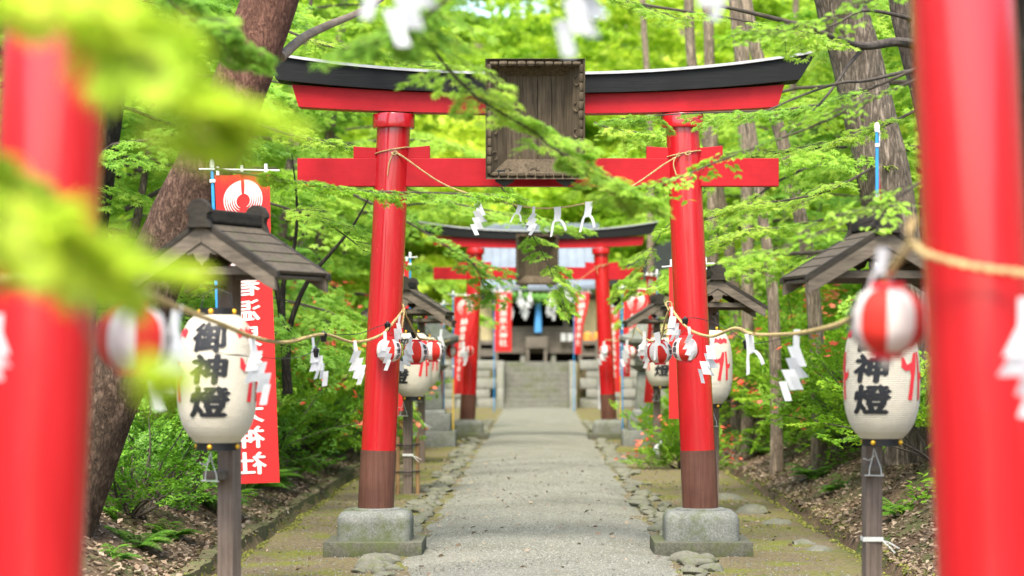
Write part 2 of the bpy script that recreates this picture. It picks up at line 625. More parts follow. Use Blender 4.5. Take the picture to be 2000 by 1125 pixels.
def print_chars(mb, items, surf, bold=0.03, lift=0.0025, mi=0, shear=0.0, sx=1.0):
    """items: (char, u, v, size); surf(u, v, lift) -> point"""
    for ch, u, v, s in items:
        g, f = glyph(ch)
        st = [(0, 0)] + ([(bold, 0), (-bold, 0), (0, bold * 0.7), (0, -bold * 0.7)] if bold else [])
        for q, (dx, dy) in enumerate(st):
            pts = [surf(u + (p[0] + dx + shear * p[1]) * s * sx, v + (p[1] + dy) * s, lift + 0.0003 * q) for p in g]
            mb.add(pts, f, mi)


def print_poly(mb, poly, surf, lift=0.0022, mi=0):
    bm = bmesh.new()
    f = bm.faces.new([bm.verts.new((x, y, 0)) for x, y in poly])
    bmesh.ops.triangulate(bm, faces=[f])
    lo = min(p[0] for p in poly)
    hi = max(p[0] for p in poly)
    n = max(1, int((hi - lo) / 0.02))
    for k in range(1, n):
        bmesh.ops.bisect_plane(bm, geom=bm.verts[:] + bm.edges[:] + bm.faces[:], plane_co=(lo + (hi - lo) * k / n, 0, 0), plane_no=(1, 0, 0))
    lo = min(p[1] for p in poly)
    hi = max(p[1] for p in poly)
    n = max(1, int((hi - lo) / 0.03))
    for k in range(1, n):
        bmesh.ops.bisect_plane(bm, geom=bm.verts[:] + bm.edges[:] + bm.faces[:], plane_co=(0, lo + (hi - lo) * k / n, 0), plane_no=(0, 1, 0))
    bmesh.ops.triangulate(bm, faces=bm.faces)
    bm.verts.index_update()
    mb.add([surf(p.co.x, p.co.y, lift) for p in bm.verts], [tuple(x.index for x in q.verts) for q in bm.faces], mi)
    bm.free()


# ------------------------------------------------------------------ the ground
GUT_L, GUT_R = 2.58, 2.82


def smooth01(t):
    t = np.clip(t, 0, 1)
    return t * t * (3 - 2 * t)


def wob(x, y, s, ph=0.0):
    return (np.sin(x * s + 1.7 * np.sin(y * s * 0.7 + ph) + ph) + np.sin(y * s * 1.3 - 1.1 * np.sin(x * s * 0.9 + 2 * ph) + 2.3)) * 0.5


def gz(x, y):
    x = np.asarray(x, dtype=float)
    y = np.asarray(y, dtype=float)
    g = np.where(x < 0, GUT_L, GUT_R)
    t = np.abs(x) - g + 0.03 * wob(x * 0, y, 1.9)
    flat = 0.008 * wob(x, y, 4.0, 0.4) + 0.006 * wob(x, y, 11.0, 1.1)
    gut = -0.13 * smooth01(t / 0.05) * smooth01((0.24 - t) / 0.06)
    bank = 1.05 * smooth01((t - 0.16) / 2.3) + 0.16 * np.maximum(0, t - 1.2) + 0.05 * np.maximum(0, t - 8)
    bank = bank * (1 + 0.18 * wob(x, y, 0.55, 0.9)) + smooth01((t - 0.2) / 0.6) * (0.06 * wob(x, y, 2.1, 0.2) + 0.025 * wob(x, y, 6.3, 2.0))
    bank = np.minimum(bank, 14)
    k = 1 - smooth01((y - 58) / 14)
    ter = 1.42 * smooth01((y - 77.4) / 0.5)
    far = np.maximum(0, y - 90) * 0.30
    side = np.where(np.abs(x) > 5, 0.16 * np.maximum(0, np.abs(x) - 5), 0) * (1 - k)
    return flat + gut * k + bank * k + np.maximum(ter, 0) + np.minimum(far, 24) + side


def make_ground():
    xs = [0.0]
    while xs[-1] < 170:
        a = xs[-1]
        xs.append(a + (0.1 if a < 2.4 else 0.045 if a < 3.3 else 0.11 if a < 7 else 0.11 * 1.0 + (a - 7) * 0.12))
    xs = sorted(set([-v for v in xs] + xs))
    ys = [-25.0]
    while ys[-1] < 260:
        a = ys[-1]
        ys.append(a + (1.0 if a < 8 else 0.13 if a < 34 else 0.3 if a < 60 else 0.6 if a < 76 else 0.12 if a < 78.4 else 2.5 if a < 120 else 10))
    X, Y = np.meshgrid(np.array(xs), np.array(ys))
    Z = gz(X, Y)
    nx, ny = len(xs), len(ys)
    V = np.stack([X.ravel(), Y.ravel(), Z.ravel()], 1)
    i = (np.arange(ny - 1)[:, None] * nx + np.arange(nx - 1)[None, :]).ravel()
    Fc = np.concatenate([np.stack([i, i + 1, i + nx + 1], 1), np.stack([i, i + nx + 1, i + nx], 1)])
    o = mesh_np('ground', V, Fc, 'earth_moss_and_litter', smooth=True)
    tag(o, kind='structure')
    return o


ground = make_ground()

# gravel path
ys = np.arange(-6, 75.6, 0.16)
us = np.linspace(-1, 1, 25)
U, Yg = np.meshgrid(us, ys)
edge = 1.16 + 0.05 * wob(np.sign(U) * 3, Yg, 2.3) + 0.03 * wob(np.sign(U), Yg, 7.1, 1.2)
Xg = U * edge
Zg = 0.052 - 0.062 * np.abs(U) ** 3.5 + 0.003 * wob(Xg, Yg, 2.5)
n_u = len(us)
i = (np.arange(len(ys) - 1)[:, None] * n_u + np.arange(n_u - 1)[None, :]).ravel()
path = mesh_np('path', np.stack([Xg.ravel(), Yg.ravel(), Zg.ravel()], 1), np.concatenate([np.stack([i, i + 1, i + n_u + 1], 1), np.stack([i, i + n_u + 1, i + n_u], 1)]), 'pale_gravel', smooth=True)
tag(path, kind='structure')

# loose gravel on the path and its margins
OCT_V = np.array([(1, 0, 0), (-1, 0, 0), (0, 1, 0), (0, -1, 0), (0, 0, 0.8), (0, 0, -0.8)], dtype=float)
OCT_F = np.array([(0, 2, 4), (2, 1, 4), (1, 3, 4), (3, 0, 4), (2, 0, 5), (1, 2, 5), (3, 1, 5), (0, 3, 5)])


def rot_z(a):
    c, s = np.cos(a), np.sin(a)
    z, o = np.zeros_like(a), np.ones_like(a)
    return np.stack([np.stack([c, -s, z], -1), np.stack([s, c, z], -1), np.stack([z, z, o], -1)], -2)


def euler_np(rx, ry, rz):
    def m(a, ax):
        c, s = np.cos(a), np.sin(a)
        z, o = np.zeros_like(a), np.ones_like(a)
        if ax == 0:
            rows = ((o, z, z), (z, c, -s), (z, s, c))
        elif ax == 1:
            rows = ((c, z, s), (z, o, z), (-s, z, c))
        else:
            rows = ((c, -s, z), (s, c, z), (z, z, o))
        return np.stack([np.stack(r, -1) for r in rows], -2)
    return m(rz, 2) @ m(ry, 1) @ m(rx, 0)


def scatter(name, TV, TF, pos, rot, sc, tint, mat, parent=None):
    k = len(TV)
    V = np.einsum('nij,kj->nki', rot, TV) * np.asarray(sc)[:, None, None] + pos[:, None, :]
    Fc = (TF[None] + (np.arange(len(pos)) * k)[:, None, None])
    return mesh_np(name, V.reshape(-1, 3), Fc.reshape(-1, 3), mat, np.repeat(np.clip(tint, 0, 1), k), parent)


n = 24000
yy = 17.5 + 22 * RNG.random(n) ** 1.6
xx = RNG.normal(0, 0.62, n)
xx = np.where(RNG.random(n) < 0.42, RNG.uniform(-2.5, 2.5, n), np.clip(xx, -1.25, 1.25))
zz = np.where(np.abs(xx) < 1.1, 0.05 - 0.06 * (np.abs(xx) / 1.16) ** 3.5, gz(xx, yy)) + 0.002
pos = np.stack([xx, yy, zz], 1)
gr = scatter('gravel', OCT_V, OCT_F, pos, euler_np(*RNG.uniform(0, 6.28, (3, n))), RNG.uniform(0.004, 0.0105, n), RNG.beta(2.0, 2.6, n) * np.where(np.abs(xx) < 1.15, 1.0, .75), 'pebble')
tag(gr, 'loose grey pebbles scattered over the gravel path', 'gravel', kind='stuff')

# kerb stones beside the path: pieces of the path's border
def stone_mesh(k):
    bm = bmesh.new()
    bmesh.ops.create_icosphere(bm, subdivisions=2, radius=0.5)
    sx, sy, sz = 1.0 + 0.5 * random.random(), 0.8 + 0.2 * random.random(), 0.55 + 0.2 * random.random()
    for v in bm.verts:
        p = v.co.copy()
        q = 0.86 + 0.42 * noise.noise(p * 2.1 + Vector((k * 7.3, 1, 2))) + 0.12 * noise.noise(p * 6 + Vector((k, 3, 5)))
        v.co = Vector((p.x * sx, p.y * sy, p.z * sz)) * q
    for c_ in range(7):
        nrm_ = Vector((random.gauss(0, 1), random.gauss(0, 1), random.gauss(.2, .8))).normalized()
        lim_ = random.uniform(.24, .40)
        for v in bm.verts:
            e_ = v.co.dot(nrm_) - lim_
            if e_ > 0:
                v.co -= nrm_ * e_ * .85
    me = bpy.data.meshes.new('stone')
    bm.to_mesh(me)
    bm.free()
    for p in me.polygons:
        p.use_smooth = True
    me.set_sharp_from_angle(angle=R(38))
    me.materials.append(MATS['edge_stone'])
    return me


STONES = [stone_mesh(k) for k in range(8)]


def lay_stone(x, y, s, rz=None, dz=0.0):
    o = bpy.data.objects.new('stone', random.choice(STONES))
    o.location = (x, y, float(gz(x, y)) + s * 0.08 + dz)
    o.scale = (s * 1.15, s, s * random.uniform(0.55, 0.85))
    o.rotation_euler = (random.uniform(-.2, .2), random.uniform(-.2, .2), random.uniform(0, 6.28) if rz is None else rz)
    link(o, path)


for side in (-1, 1):
    y = 15.0
    while y < 62:
        s = random.uniform(0.09, 0.26) * (1.0 if y < 30 else 1.1)
        if not (20.9 < y < 22.35 or 48.9 < y < 50.4):
            lay_stone(side * (1.24 + random.uniform(-0.06, 0.09)), y, s)
            if random.random() < 0.35:
                lay_stone(side * (1.40 + random.uniform(-0.04, 0.1)), y + random.uniform(-.1, .1), s * 0.8)
        y += s * random.uniform(0.85, 1.9)
    for k in range(6):
        lay_stone(side * (1.27 + 0.03 * k + random.uniform(-.03, .03)), 20.93 - 0.2 * k, random.uniform(0.2, 0.30), rz=random.uniform(-.4, .4), dz=0.0)
for x, y, s in ((2.35, 27.0, 0.5), (2.45, 25.2, 0.42), (2.3, 29.5, 0.5), (2.5, 22.6, 0.3), (2.52, 21.8, 0.34), (2.2, 31.5, 0.4), (-2.2, 34, 0.35)):
    lay_stone(x, y, s, dz=-0.05)

# mossy kerbs along the drains
def kerb(name, x0, w, h, side, mat='mossy_kerb'):
    ys = np.arange(8, 62, 0.11)
    mb = MB()
    rows = []
    for y in ys:
        dx = -0.03 * side * float(wob(0.0, y, 1.9))
        hh = h * (1 + 1.1 * noise.noise(Vector((x0, y * 1.3, 0)))) + .022 * noise.noise(Vector((x0, y * 5.1, 2)))
        ww = w * (1 + 0.5 * noise.noise(Vector((x0 + 4, y * 1.9, 3))) + .3 * noise.noise(Vector((x0 + 4, y * 7.9, 3))))
        zb = -0.14
        rows.append([(side * x0 + dx - ww / 2, y, zb), (side * x0 + dx - ww / 2 * 0.9, y, hh * 0.75), (side * x0 + dx - ww * 0.18, y, hh), (side * x0 + dx + ww * 0.2, y, hh * 0.97), (side * x0 + dx + ww / 2 * 0.9, y, hh * 0.7), (side * x0 + dx + ww / 2, y, zb)])
    vs_ = [p for r_ in rows for p in r_]
    fs = [(i * 6 + k, i * 6 + k + 1, (i + 1) * 6 + k + 1, (i + 1) * 6 + k) for i in range(len(rows) - 1) for k in range(5)]
    mb.add(vs_, fs)
    o = mb.build(name, mat, smooth=True)
    return tag(o, kind='structure')


kerb('drain_kerb', GUT_L + 0.29, 0.16, 0.035, -1)

# ------------------------------------------------------------------ torii gates
def sweep_beam(xs, zb, zt, dep, slant_b=0.0, slant_t=0.0):
    """a beam along X with a curved underside and top; ends cut on the slant"""
    mb = MB()
    rows = []
    L = abs(xs[-1])
    for x in xs:
        e = abs(x) / L
        sg = 1 if x > 0 else -1
        b, t = zb(x), zt(x)
        xb = x + sg * slant_b * e ** 6
        xt = x + sg * slant_t * e ** 6
        rows.append([(xb, -dep / 2, b), (xb, dep / 2, b), (xt, dep / 2, t), (xt, -dep / 2, t)])
    vs_ = [p for r_ in rows for p in r_]
    n = len(rows)
    fs = [(i * 4 + k, i * 4 + (k + 1) % 4, (i + 1) * 4 + (k + 1) % 4, (i + 1) * 4 + k) for i in range(n - 1) for k in range(4)]
    fs += [(3, 2, 1, 0), ((n - 1) * 4, (n - 1) * 4 + 1, (n - 1) * 4 + 2, (n - 1) * 4 + 3)]
    mb.add(vs_, fs)
    return mb


def make_torii(label):
    t = thing('torii_gate', label, 'torii gate')
    zb, zt = 0.40, 3.92
    xb, xt = 1.450, 1.284
    for s in (-1, 1):
        n = 14
        pts = [(s * (xb + (xt - xb) * k / n), 0, zb + (zt - zb) * k / n) for k in range(n + 1)]
        p = MB().tube(pts, [0.157 - 0.008 * k / n for k in range(n + 1)], 40).build('pillar', 'vermilion_lacquer', t, True)
        z1 = 0.905
        f = (z1 - zb) / (zt - zb)
        MB().tube([(s * xb, 0, zb + 0.001), (s * (xb + (xt - xb) * f), 0, z1)], [0.1605, 0.1600], 40).build('sleeve', 'brown_sleeve', p, True)
        MB().tube([(s * (xb + (xt - xb) * f), 0, z1), (s * (xb + (xt - xb) * (f + .002)), 0, z1 + 0.012)], 0.1585, 40).build('sleeve_rim', 'brown_sleeve', p, True)
        xr = xb + (xt - xb) * 0.965
        MB().lathe([(0.150, 3.790), (0.184, 3.790), (0.188, 3.798), (0.189, 3.805), (0.189, 3.905), (0.185, 3.914), (0.12, 3.916)], 40, centre=(s * xr, 0, 0)).build('pillar_ring', 'vermilion_lacquer', t, True)
        for dx, w in ((-0.24, 0.20), (0.235, 0.21)):
            a = s * 1.306 + dx
            lo, hi = (0.105, 0.092) if dx < 0 else (0.092, 0.112)
            MB().prism([(a - w / 2, 3.521), (a + w / 2, 3.521), (a + w / 2, 3.521 + hi), (a - w / 2, 3.521 + lo)], -0.05, 0.05).build('wedge', 'vermilion_painted_timber', t, bevel=0.004)
        pl = MB().box((s * xb, 0, 0.181), (0.655, 0.655, 0.41)).build('plinth', 'granite_mossy', t, True, bevel=0.105, segs=5)
        MB().lathe([(0.235, 0.375), (0.225, 0.398), (0.205, 0.404), (0.1, 0.405)], 40, centre=(s * xb, 0, 0)).build('plinth_collar', 'granite_mossy', pl, True)
        MB().box((s * xb, 0, 0.058), (0.865, 0.90, 0.136)).build('slab', 'slab_mossy', t, True, bevel=0.012, segs=2)
    MB().box((0, 0, 3.395), (4.29, 0.125, 0.25)).build('lower_lintel', 'vermilion_painted_timber', t, bevel=0.006)
    xs = [2.13 * k / 24 for k in range(-24, 25)]
    cur = lambda x: 0.115 * (abs(x) / 2.3) ** 2.3
    sweep_beam(xs, lambda x: 3.915 + cur(x) * 0.62, lambda x: 4.088 + cur(x) * 0.86, 0.22, 0.0, 0.06).build('upper_lintel', 'vermilion_painted_timber', t)
    xs = [2.32 * k / 26 for k in range(-26, 27)]
    sweep_beam(xs, lambda x: 4.090 + cur(x) * 1.02, lambda x: 4.245 + cur(x) * 1.5, 0.36, 0.0, 0.13).build('top_rail', 'black_painted_timber', t)
    xs = [2.455 * k / 26 for k in range(-26, 27)]
    sweep_beam(xs, lambda x: 4.2475 + cur(x) * 1.45, lambda x: 4.272 + cur(x) * 1.46, 0.41, 0.0, 0.025).build('rail_cap', 'cap_metal', t)
    MB().box((0, 0, 3.718), (0.16, 0.10, 0.388)).build('centre_strut', 'vermilion_painted_timber', t, bevel=0.004)
    return t


gate = make_torii('sharp vermilion torii gate in mid path, wooden plaque under its black top rail')
gate.location = (0, 21.6, 0)
near_gate = copy_tree(gate)
near_gate.location = (-0.083, 7.13, 0)
near_gate['label'] = 'blurred vermilion torii gate whose two pillars stand at the picture edges'
far_gate = copy_tree(gate)
far_gate.location = (0.0, 49.6, 0)
far_gate['label'] = 'small vermilion torii gate farthest down the path before the stone stairs'
for g in (gate, near_gate, far_gate):
    g['group'] = 'torii gates over the path'


def make_plaque(label, loc, tilt):
    t = thing('shrine_plaque', label, 'plaque', loc)
    t.rotation_euler = (tilt, 0, 0)
    W, H, w, h, D = 0.435, 0.525, 0.250, 0.365, 0.20
    # four sloping frame boards
    outer = [(-W, -H), (W, -H), (W, H), (-W, H)]
    inner = [(-w, -h), (w, -h), (w, h), (-w, h)]
    for k in range(4):
        a, b = outer[k], outer[(k + 1) % 4]
        c, d = inner[(k + 1) % 4], inner[k]
        fb = 0.018
        mb = MB()
        vs_ = [(a[0], -D, a[1]), (b[0], -D, b[1]), (c[0], 0, c[1]), (d[0], 0, d[1]),
               (a[0] * 1.0, -D + 0.045, a[1]), (b[0], -D + 0.045, b[1]), (c[0] * 1.06, 0.03, c[1] * 1.06), (d[0] * 1.06, 0.03, d[1] * 1.06)]
        mb.add(vs_, [(0, 1, 2, 3), (7, 6, 5, 4), (0, 4, 5, 1), (3, 2, 6, 7), (0, 3, 7, 4), (1, 5, 6, 2)])
        fr = mb.build('frame_board', 'weathered_plaque', t)
        # carved scroll edge: uneven rounded knobs along the rim
        ln = (Vector((b[0], b[1])) - Vector((a[0], a[1]))).length
        cnt = int(ln / 0.082)
        mb = MB()
        for q in range(cnt):
            f0, f1 = (q + 0.06) / cnt, (q + 0.94) / cnt
            for (fa, fb2, inset, rr) in ((f0, f1, 0.035, 0.021),):
                pa = Vector(a).lerp(Vector(b), fa) * (1 - inset / W)
                pb = Vector(a).lerp(Vector(b), fb2) * (1 - inset / W)
                r1 = rr * random.uniform(0.85, 1.25)
                mid = (pa + pb) / 2
                yy_ = -D + 0.012
                mb.tube([(pa.x, yy_, pa.y), (pa.lerp(mid, .3).x, yy_, pa.lerp(mid, .3).y), (mid.x, yy_, mid.y), (mid.lerp(pb, .7).x, yy_, mid.lerp(pb, .7).y), (pb.x, yy_, pb.y)], [r1 * .75, r1 * .95, r1, r1 * .95, r1 * .75], 7)
        mb.build('carved_rim', 'weathered_plaque', fr, True)
        for q in range(int(cnt / 3)):
            mb = MB()
            f = (q + 0.5) / int(cnt / 3)
            cc = Vector(a).lerp(Vector(b), f).lerp(Vector(d).lerp(Vector(c), f), 0.42)
            e = (Vector(b) - Vector(a)).normalized()
            nn_ = Vector((-e.y, e.x))
            sp = []
            for s_ in range(16):
                th = s_ / 15 * 4.6
                rr = 0.012 + 0.036 * s_ / 15
                o2 = cc + e * (rr * math.cos(th) * 1.4) + nn_ * (rr * math.sin(th) * 0.75)
                k_ = max(abs(o2.x) - w, 0) / (W - w) if abs(e.y) > 0.5 else max(abs(o2.y) - h, 0) / (H - h)
                sp.append((o2.x, -D * min(1, k_) - 0.004, o2.y))
            mb.tube(sp, 0.011, 5)
            mb.build('carved_scroll', 'weathered_plaque', fr, True)
    xs = [-0.262, -0.135, 0.02, 0.145, 0.262]
    for k in range(4):
        MB().box(((xs[k] + xs[k + 1]) / 2, 0.014 + 0.003 * (k % 2), 0), (xs[k + 1] - xs[k] - 0.004, 0.03, 2 * h + 0.02)).build('board', 'weathered_plaque', t, bevel=0.003)
    MB().box((0, 0.075, 0), (0.46, 0.08, 0.68)).build('backing', 'dark_ridge_timber', t)
    for s in (-1, 1):
        br = MB()
        br.prism([(s * 0.27 - 0.085, -H - 0.012), (s * 0.27 + 0.085, -H - 0.012), (s * 0.27 + 0.08, -H - 0.03), (s * 0.27, -H - 0.075), (s * 0.27 - 0.08, -H - 0.03)], -0.12, 0.03)
        br.prism([(s * 0.30 - 0.035, -H - 0.01), (s * 0.30 + 0.035, -H - 0.01), (s * 0.30 + 0.035, -H + 0.075), (s * 0.30 - 0.035, -H + 0.075)], -0.168, -0.154)
        br.build('bracket', 'dark_metal', t)
    return t


make_plaque('deep framed weathered wooden plaque on the middle torii gate', (-0.025, 21.6 - 0.27, 3.86), R(9))
make_plaque('tiny dark plaque between the beams of the farthest torii gate', (-0.02, 49.6 - 0.27, 3.70), R(9))

# ------------------------------------------------------------------ roofed lantern posts
def make_post(label, loc, rz, group='roofed lantern posts along the path'):
    t = thing('lantern_post', label, 'lantern post', loc, rz, group)
    h = 2.34
    MB().box((0, 0, h / 2 - 0.1), (0.112, 0.112, h + 0.2)).build('post', 'grey_post_timber', t, bevel=0.006)
    MB().box((0, 0, 2.285), (0.86, 0.075, 0.075)).build('cross_beam', 'barge_timber', t, bevel=0.005)
    for y in (-0.27, 0.27):
        MB().box((0, y, 2.30), (0.80, 0.05, 0.05)).build('tie_beam', 'barge_timber', t, bevel=0.004)
    for x in (-0.30, 0.30):
        MB().box((x, 0, 2.345), (0.055, 0.60, 0.055)).build('rafter_beam', 'barge_timber', t, bevel=0.004)
    ang = math.atan2(0.355, 0.575)
    AP = 2.60
    hw, L = 0.51, 0.64
    sl = hw / math.cos(ang)
    for s in (-1, 1):
        rot = Matrix.Rotation(s * ang, 3, 'Y')
        base = MB()
        base.box((s * hw / 2, 0, AP - 0.032 - hw / 2 * math.tan(ang)), (sl, L - 0.06, 0.018), rot)
        rb = base.build('roof_board', 'barge_timber', t)
        nC = 5
        for k in range(nC):
            f = (k + 0.5) / nC
            cx = s * hw * f * 1.005
            cz = AP - hw * f * math.tan(ang) + 0.004
            rr = Matrix.Rotation(s * (ang - 0.055), 3, 'Y')
            MB().box((cx, 0, cz), (sl / nC * 1.16, L + 0.02, 0.022), rr).build('shingle', 'lamp_roof_timber', rb, bevel=0.003)
        for y in (-L / 2 - 0.012, L / 2 + 0.012):
            MB().prism([(0, AP - 0.012), (s * (hw + 0.012), AP - 0.012 - (hw + .012) * math.tan(ang)), (s * (hw + 0.012), AP - 0.105 - (hw + .012) * math.tan(ang)), (s * (hw - 0.05), AP - 0.115 - (hw - .05) * math.tan(ang)), (0, AP - 0.125)], y - 0.016, y + 0.016).build('barge_board', 'barge_timber', t, bevel=0.003)
            MB().prism([(0, AP + 0.022), (s * (hw + 0.03), AP + 0.022 - (hw + .03) * math.tan(ang)), (s * (hw + 0.03), AP - 0.018 - (hw + .03) * math.tan(ang)), (0, AP - 0.0145)], y - 0.022, y + 0.022).build('verge_strip', 'dark_ridge_timber', t)
    for y in (-L / 2 - 0.036, L / 2 + 0.036):
        sg = -1 if y < 0 else 1
        # hanging gable ornament
        prof = [(-0.14, -0.16), (-0.10, -0.205), (-0.06, -0.19), (-0.04, -0.235), (-0.015, -0.245), (0.0, -0.27), (0.015, -0.245), (0.04, -0.235), (0.06, -0.19), (0.10, -0.205), (0.14, -0.16), (0.0, -0.07)]
        MB().prism([(x, AP + z) for x, z in prof], y - 0.012 + sg * -0.03, y + 0.012 + sg * -0.03).build('gable_ornament', 'barge_timber', t)
        # ridge end tile with round shoulders
        prof = [(-0.085, -0.035), (-0.062, 0.02), (-0.066, 0.05), (-0.085, 0.06), (-0.078, 0.09), (-0.055, 0.125), (-0.02, 0.142), (0.02, 0.142), (0.055, 0.125), (0.078, 0.09), (0.085, 0.06), (0.066, 0.05), (0.062, 0.02), (0.085, -0.035)]
        MB().prism([(x, AP + z) for x, z in prof], y - 0.03, y + 0.022).build('ridge_end', 'dark_ridge_timber', t, bevel=0.006)
    MB().box((0, 0, AP + 0.042), (0.105, L + 0.02, 0.085)).build('ridge', 'dark_ridge_timber', t, bevel=0.014)
    # bracket with the lantern's string tied to a wooden block
    MB().box((-0.035, -0.115, 1.02), (0.115, 0.115, 0.055)).build('cleat', 'barge_timber', t, bevel=0.004)
    mb = MB()
    for a in (-0.02, 0.028):
        mb.tube(spline([(-0.035, -0.17, 1.165), (-0.035 + a * 0.7, -0.18, 1.10), (-0.035 + a * 1.6, -0.178, 1.03), (-0.035 + a * 1.7, -0.178, 0.985)], 0.02), 0.0035, 5)
    mb.tube([(-0.11, -0.176, 1.10), (-0.07, -0.18, 1.085), (-0.03, -0.18, 1.12)], 0.003, 5)
    mb.tube([(-0.1, -0.177, 0.988), (0.03, -0.177, 0.985)], 0.0035, 5)
    mb.build('tie_string', 'white_cord', t, True)
    MB().box((0, -0.19, 2.205), (0.02, 0.30, 0.02)).build('hanger', 'dark_metal', t)
    return t


CH_PROF = [(0.112, 0.0), (0.146, 0.004), (0.172, 0.03), (0.197, 0.07), (0.216, 0.12), (0.231, 0.18), (0.240, 0.25), (0.246, 0.33), (0.248, 0.42), (0.247, 0.50), (0.243, 0.56), (0.232, 0.625), (0.211, 0.69), (0.182, 0.74), (0.155, 0.772), (0.128, 0.790)]


def prof_r(d):
    """radius of the tall lantern at depth d below its top"""
    for (r0, d0), (r1, d1) in zip(CH_PROF, CH_PROF[1:]):
        if d <= d1:
            return r0 + (r1 - r0) * max(0, (d - d0)) / (d1 - d0)
    return CH_PROF[-1][0]


def smooth_r(d):
    return (prof_r(max(0, d - 0.02)) + 2 * prof_r(d) + prof_r(min(0.79, d + 0.02))) / 4


def make_tall_lantern(label, loc, rz):
    t = thing('paper_lantern', label, 'paper lantern', loc, rz, 'tall paper lanterns on roofed posts')
    nr = 58
    prof = []
    for k in range(nr):
        d = 0.79 * k / nr
        prof += [(smooth_r(d) - 0.0022, -d), (smooth_r(d + 0.79 / nr * 0.5) + 0.0012, -(d + 0.79 / nr * 0.5))]
    prof.append((smooth_r(0.79), -0.79))
    MB().lathe(prof, 56).build('paper_body', 'lantern_paper', t, True)

    def surf(u, v, lift):
        r = smooth_r(-v) + lift + 0.0012
        a = u / 0.246
        return (r * math.sin(a), -r * math.cos(a), v)
    for it in (('御', -0.005, -0.140, 0.185), ('神', -0.005, -0.335, 0.19), ('燈', 0.0, -0.535, 0.20)):
        mb = MB()
        print_chars(mb, [it], surf, bold=0.045, shear=0.10, sx=1.28)
        mb.build('character', 'ink', t)
    for c0 in (-0.30, 0.30, 0.77 - 0.05, -0.77 + 0.05):
        for dz_, poly in (
            (-0.105, [(-.095, .0), (-.05, .018), (-.02, .002), (.0, .022), (.03, .004), (.055, .02), (.10, .004), (.085, -.028), (.04, -.018), (.0, -.034), (-.045, -.016), (-.08, -.03)]),
            (-0.30, [(-.085, .03), (-.068, .022), (-.05, -.01), (-.015, .005), (.005, .05), (.03, .05), (.022, -.02), (.0, -.10), (-.012, -.185), (-.045, -.18), (-.022, -.06), (-.03, -.035), (-.06, -.04), (-.09, -.02)]),
            (-0.30, [(.038, .055), (.058, .055), (.066, -.045), (.09, -.05), (.10, -.03), (.105, -.06), (.085, -.085), (.068, -.08), (.07, -.18), (.045, -.185)]),
        ):
            mb = MB()
            print_poly(mb, [(c0 + x * 1.15, dz_ + y * 1.3) for x, y in poly], surf, 0.0031)
            mb.build('ribbon_print', 'red_print', t)
    for z0, z1, rq in ((0.0005, 0.042, 0.108), (-0.7905, -0.838, 0.128)):
        ring = MB().lathe([(rq - .007, z1), (rq, z1), (rq, z0), (rq - .007, z0)], 40).build('lantern_ring', 'black_lacquer', t, True)
        for a in (-0.15, 1.42, 2.99, 4.56):
            c = Vector(((rq + .003) * math.sin(a), -(rq + .003) * math.cos(a), (z0 + z1) / 2))
            bm = bmesh.new()
            bmesh.ops.create_icosphere(bm, subdivisions=2, radius=0.017)
            me = bpy.data.meshes.new('stud')
            bm.to_mesh(me)
            bm.free()
            for p in me.polygons:
                p.use_smooth = True
            me.materials.append(MATS['brass_stud'])
            o = bpy.data.objects.new('stud', me)
            o.location = c
            link(o, ring)
    MB().tube([(-0.10, 0, 0.04), (-0.08, 0, 0.13), (0, 0, 0.165), (0.08, 0, 0.13), (0.10, 0, 0.04)], 0.004, 6).build('wire_handle', 'dark_metal', t, True)
    return t


posts = [  # px of post, distance, px of lantern, turn of post, turn of lantern, labels
    (448, 15.30, 424, 23, -4, 'roofed lantern post beside the leaning pine trunk', 'tall paper lantern reading three black characters, beside the leaning pine trunk'),
    (1703, 16.0, 1722, -8, -24, 'roofed lantern post under leafy twigs, its tie of white cord low down', 'tall paper lantern partly hidden behind the blurred red and white globe lantern'),
    (797, 30.6, 806, 6, -38, 'roofed lantern post with two bamboo stakes, behind the pillar of the middle gate', 'tall paper lantern with its red ribbon showing, cut by the middle gate pillar'),
    (1393, 26.4, 1386, -4, -42, 'roofed lantern post mostly hidden behind the pillar of the middle gate', 'tall paper lantern peeping out between gate pillar and azaleas'),
    (823, 39.0, 829, 3, -30, 'roofed lantern post of dark wood beside the stone lantern block', 'tall paper lantern almost hidden behind its nearer twin'),
    (1283, 39.7, 1290, -4, 4, 'roofed lantern post with a white cloth tie, near the far gate', 'small looking tall paper lantern with globes hanging before its top'),
]
for px, d, lx, ra, rl, l1, l2 in posts:
    p = P(px, 686, d)
    make_post(l1, (p.x, d, 0.0), R(-ra))
    q = P(lx, 686, d - 0.31)
    make_tall_lantern(l2, (q.x, d - 0.31, 2.025), R(rl))

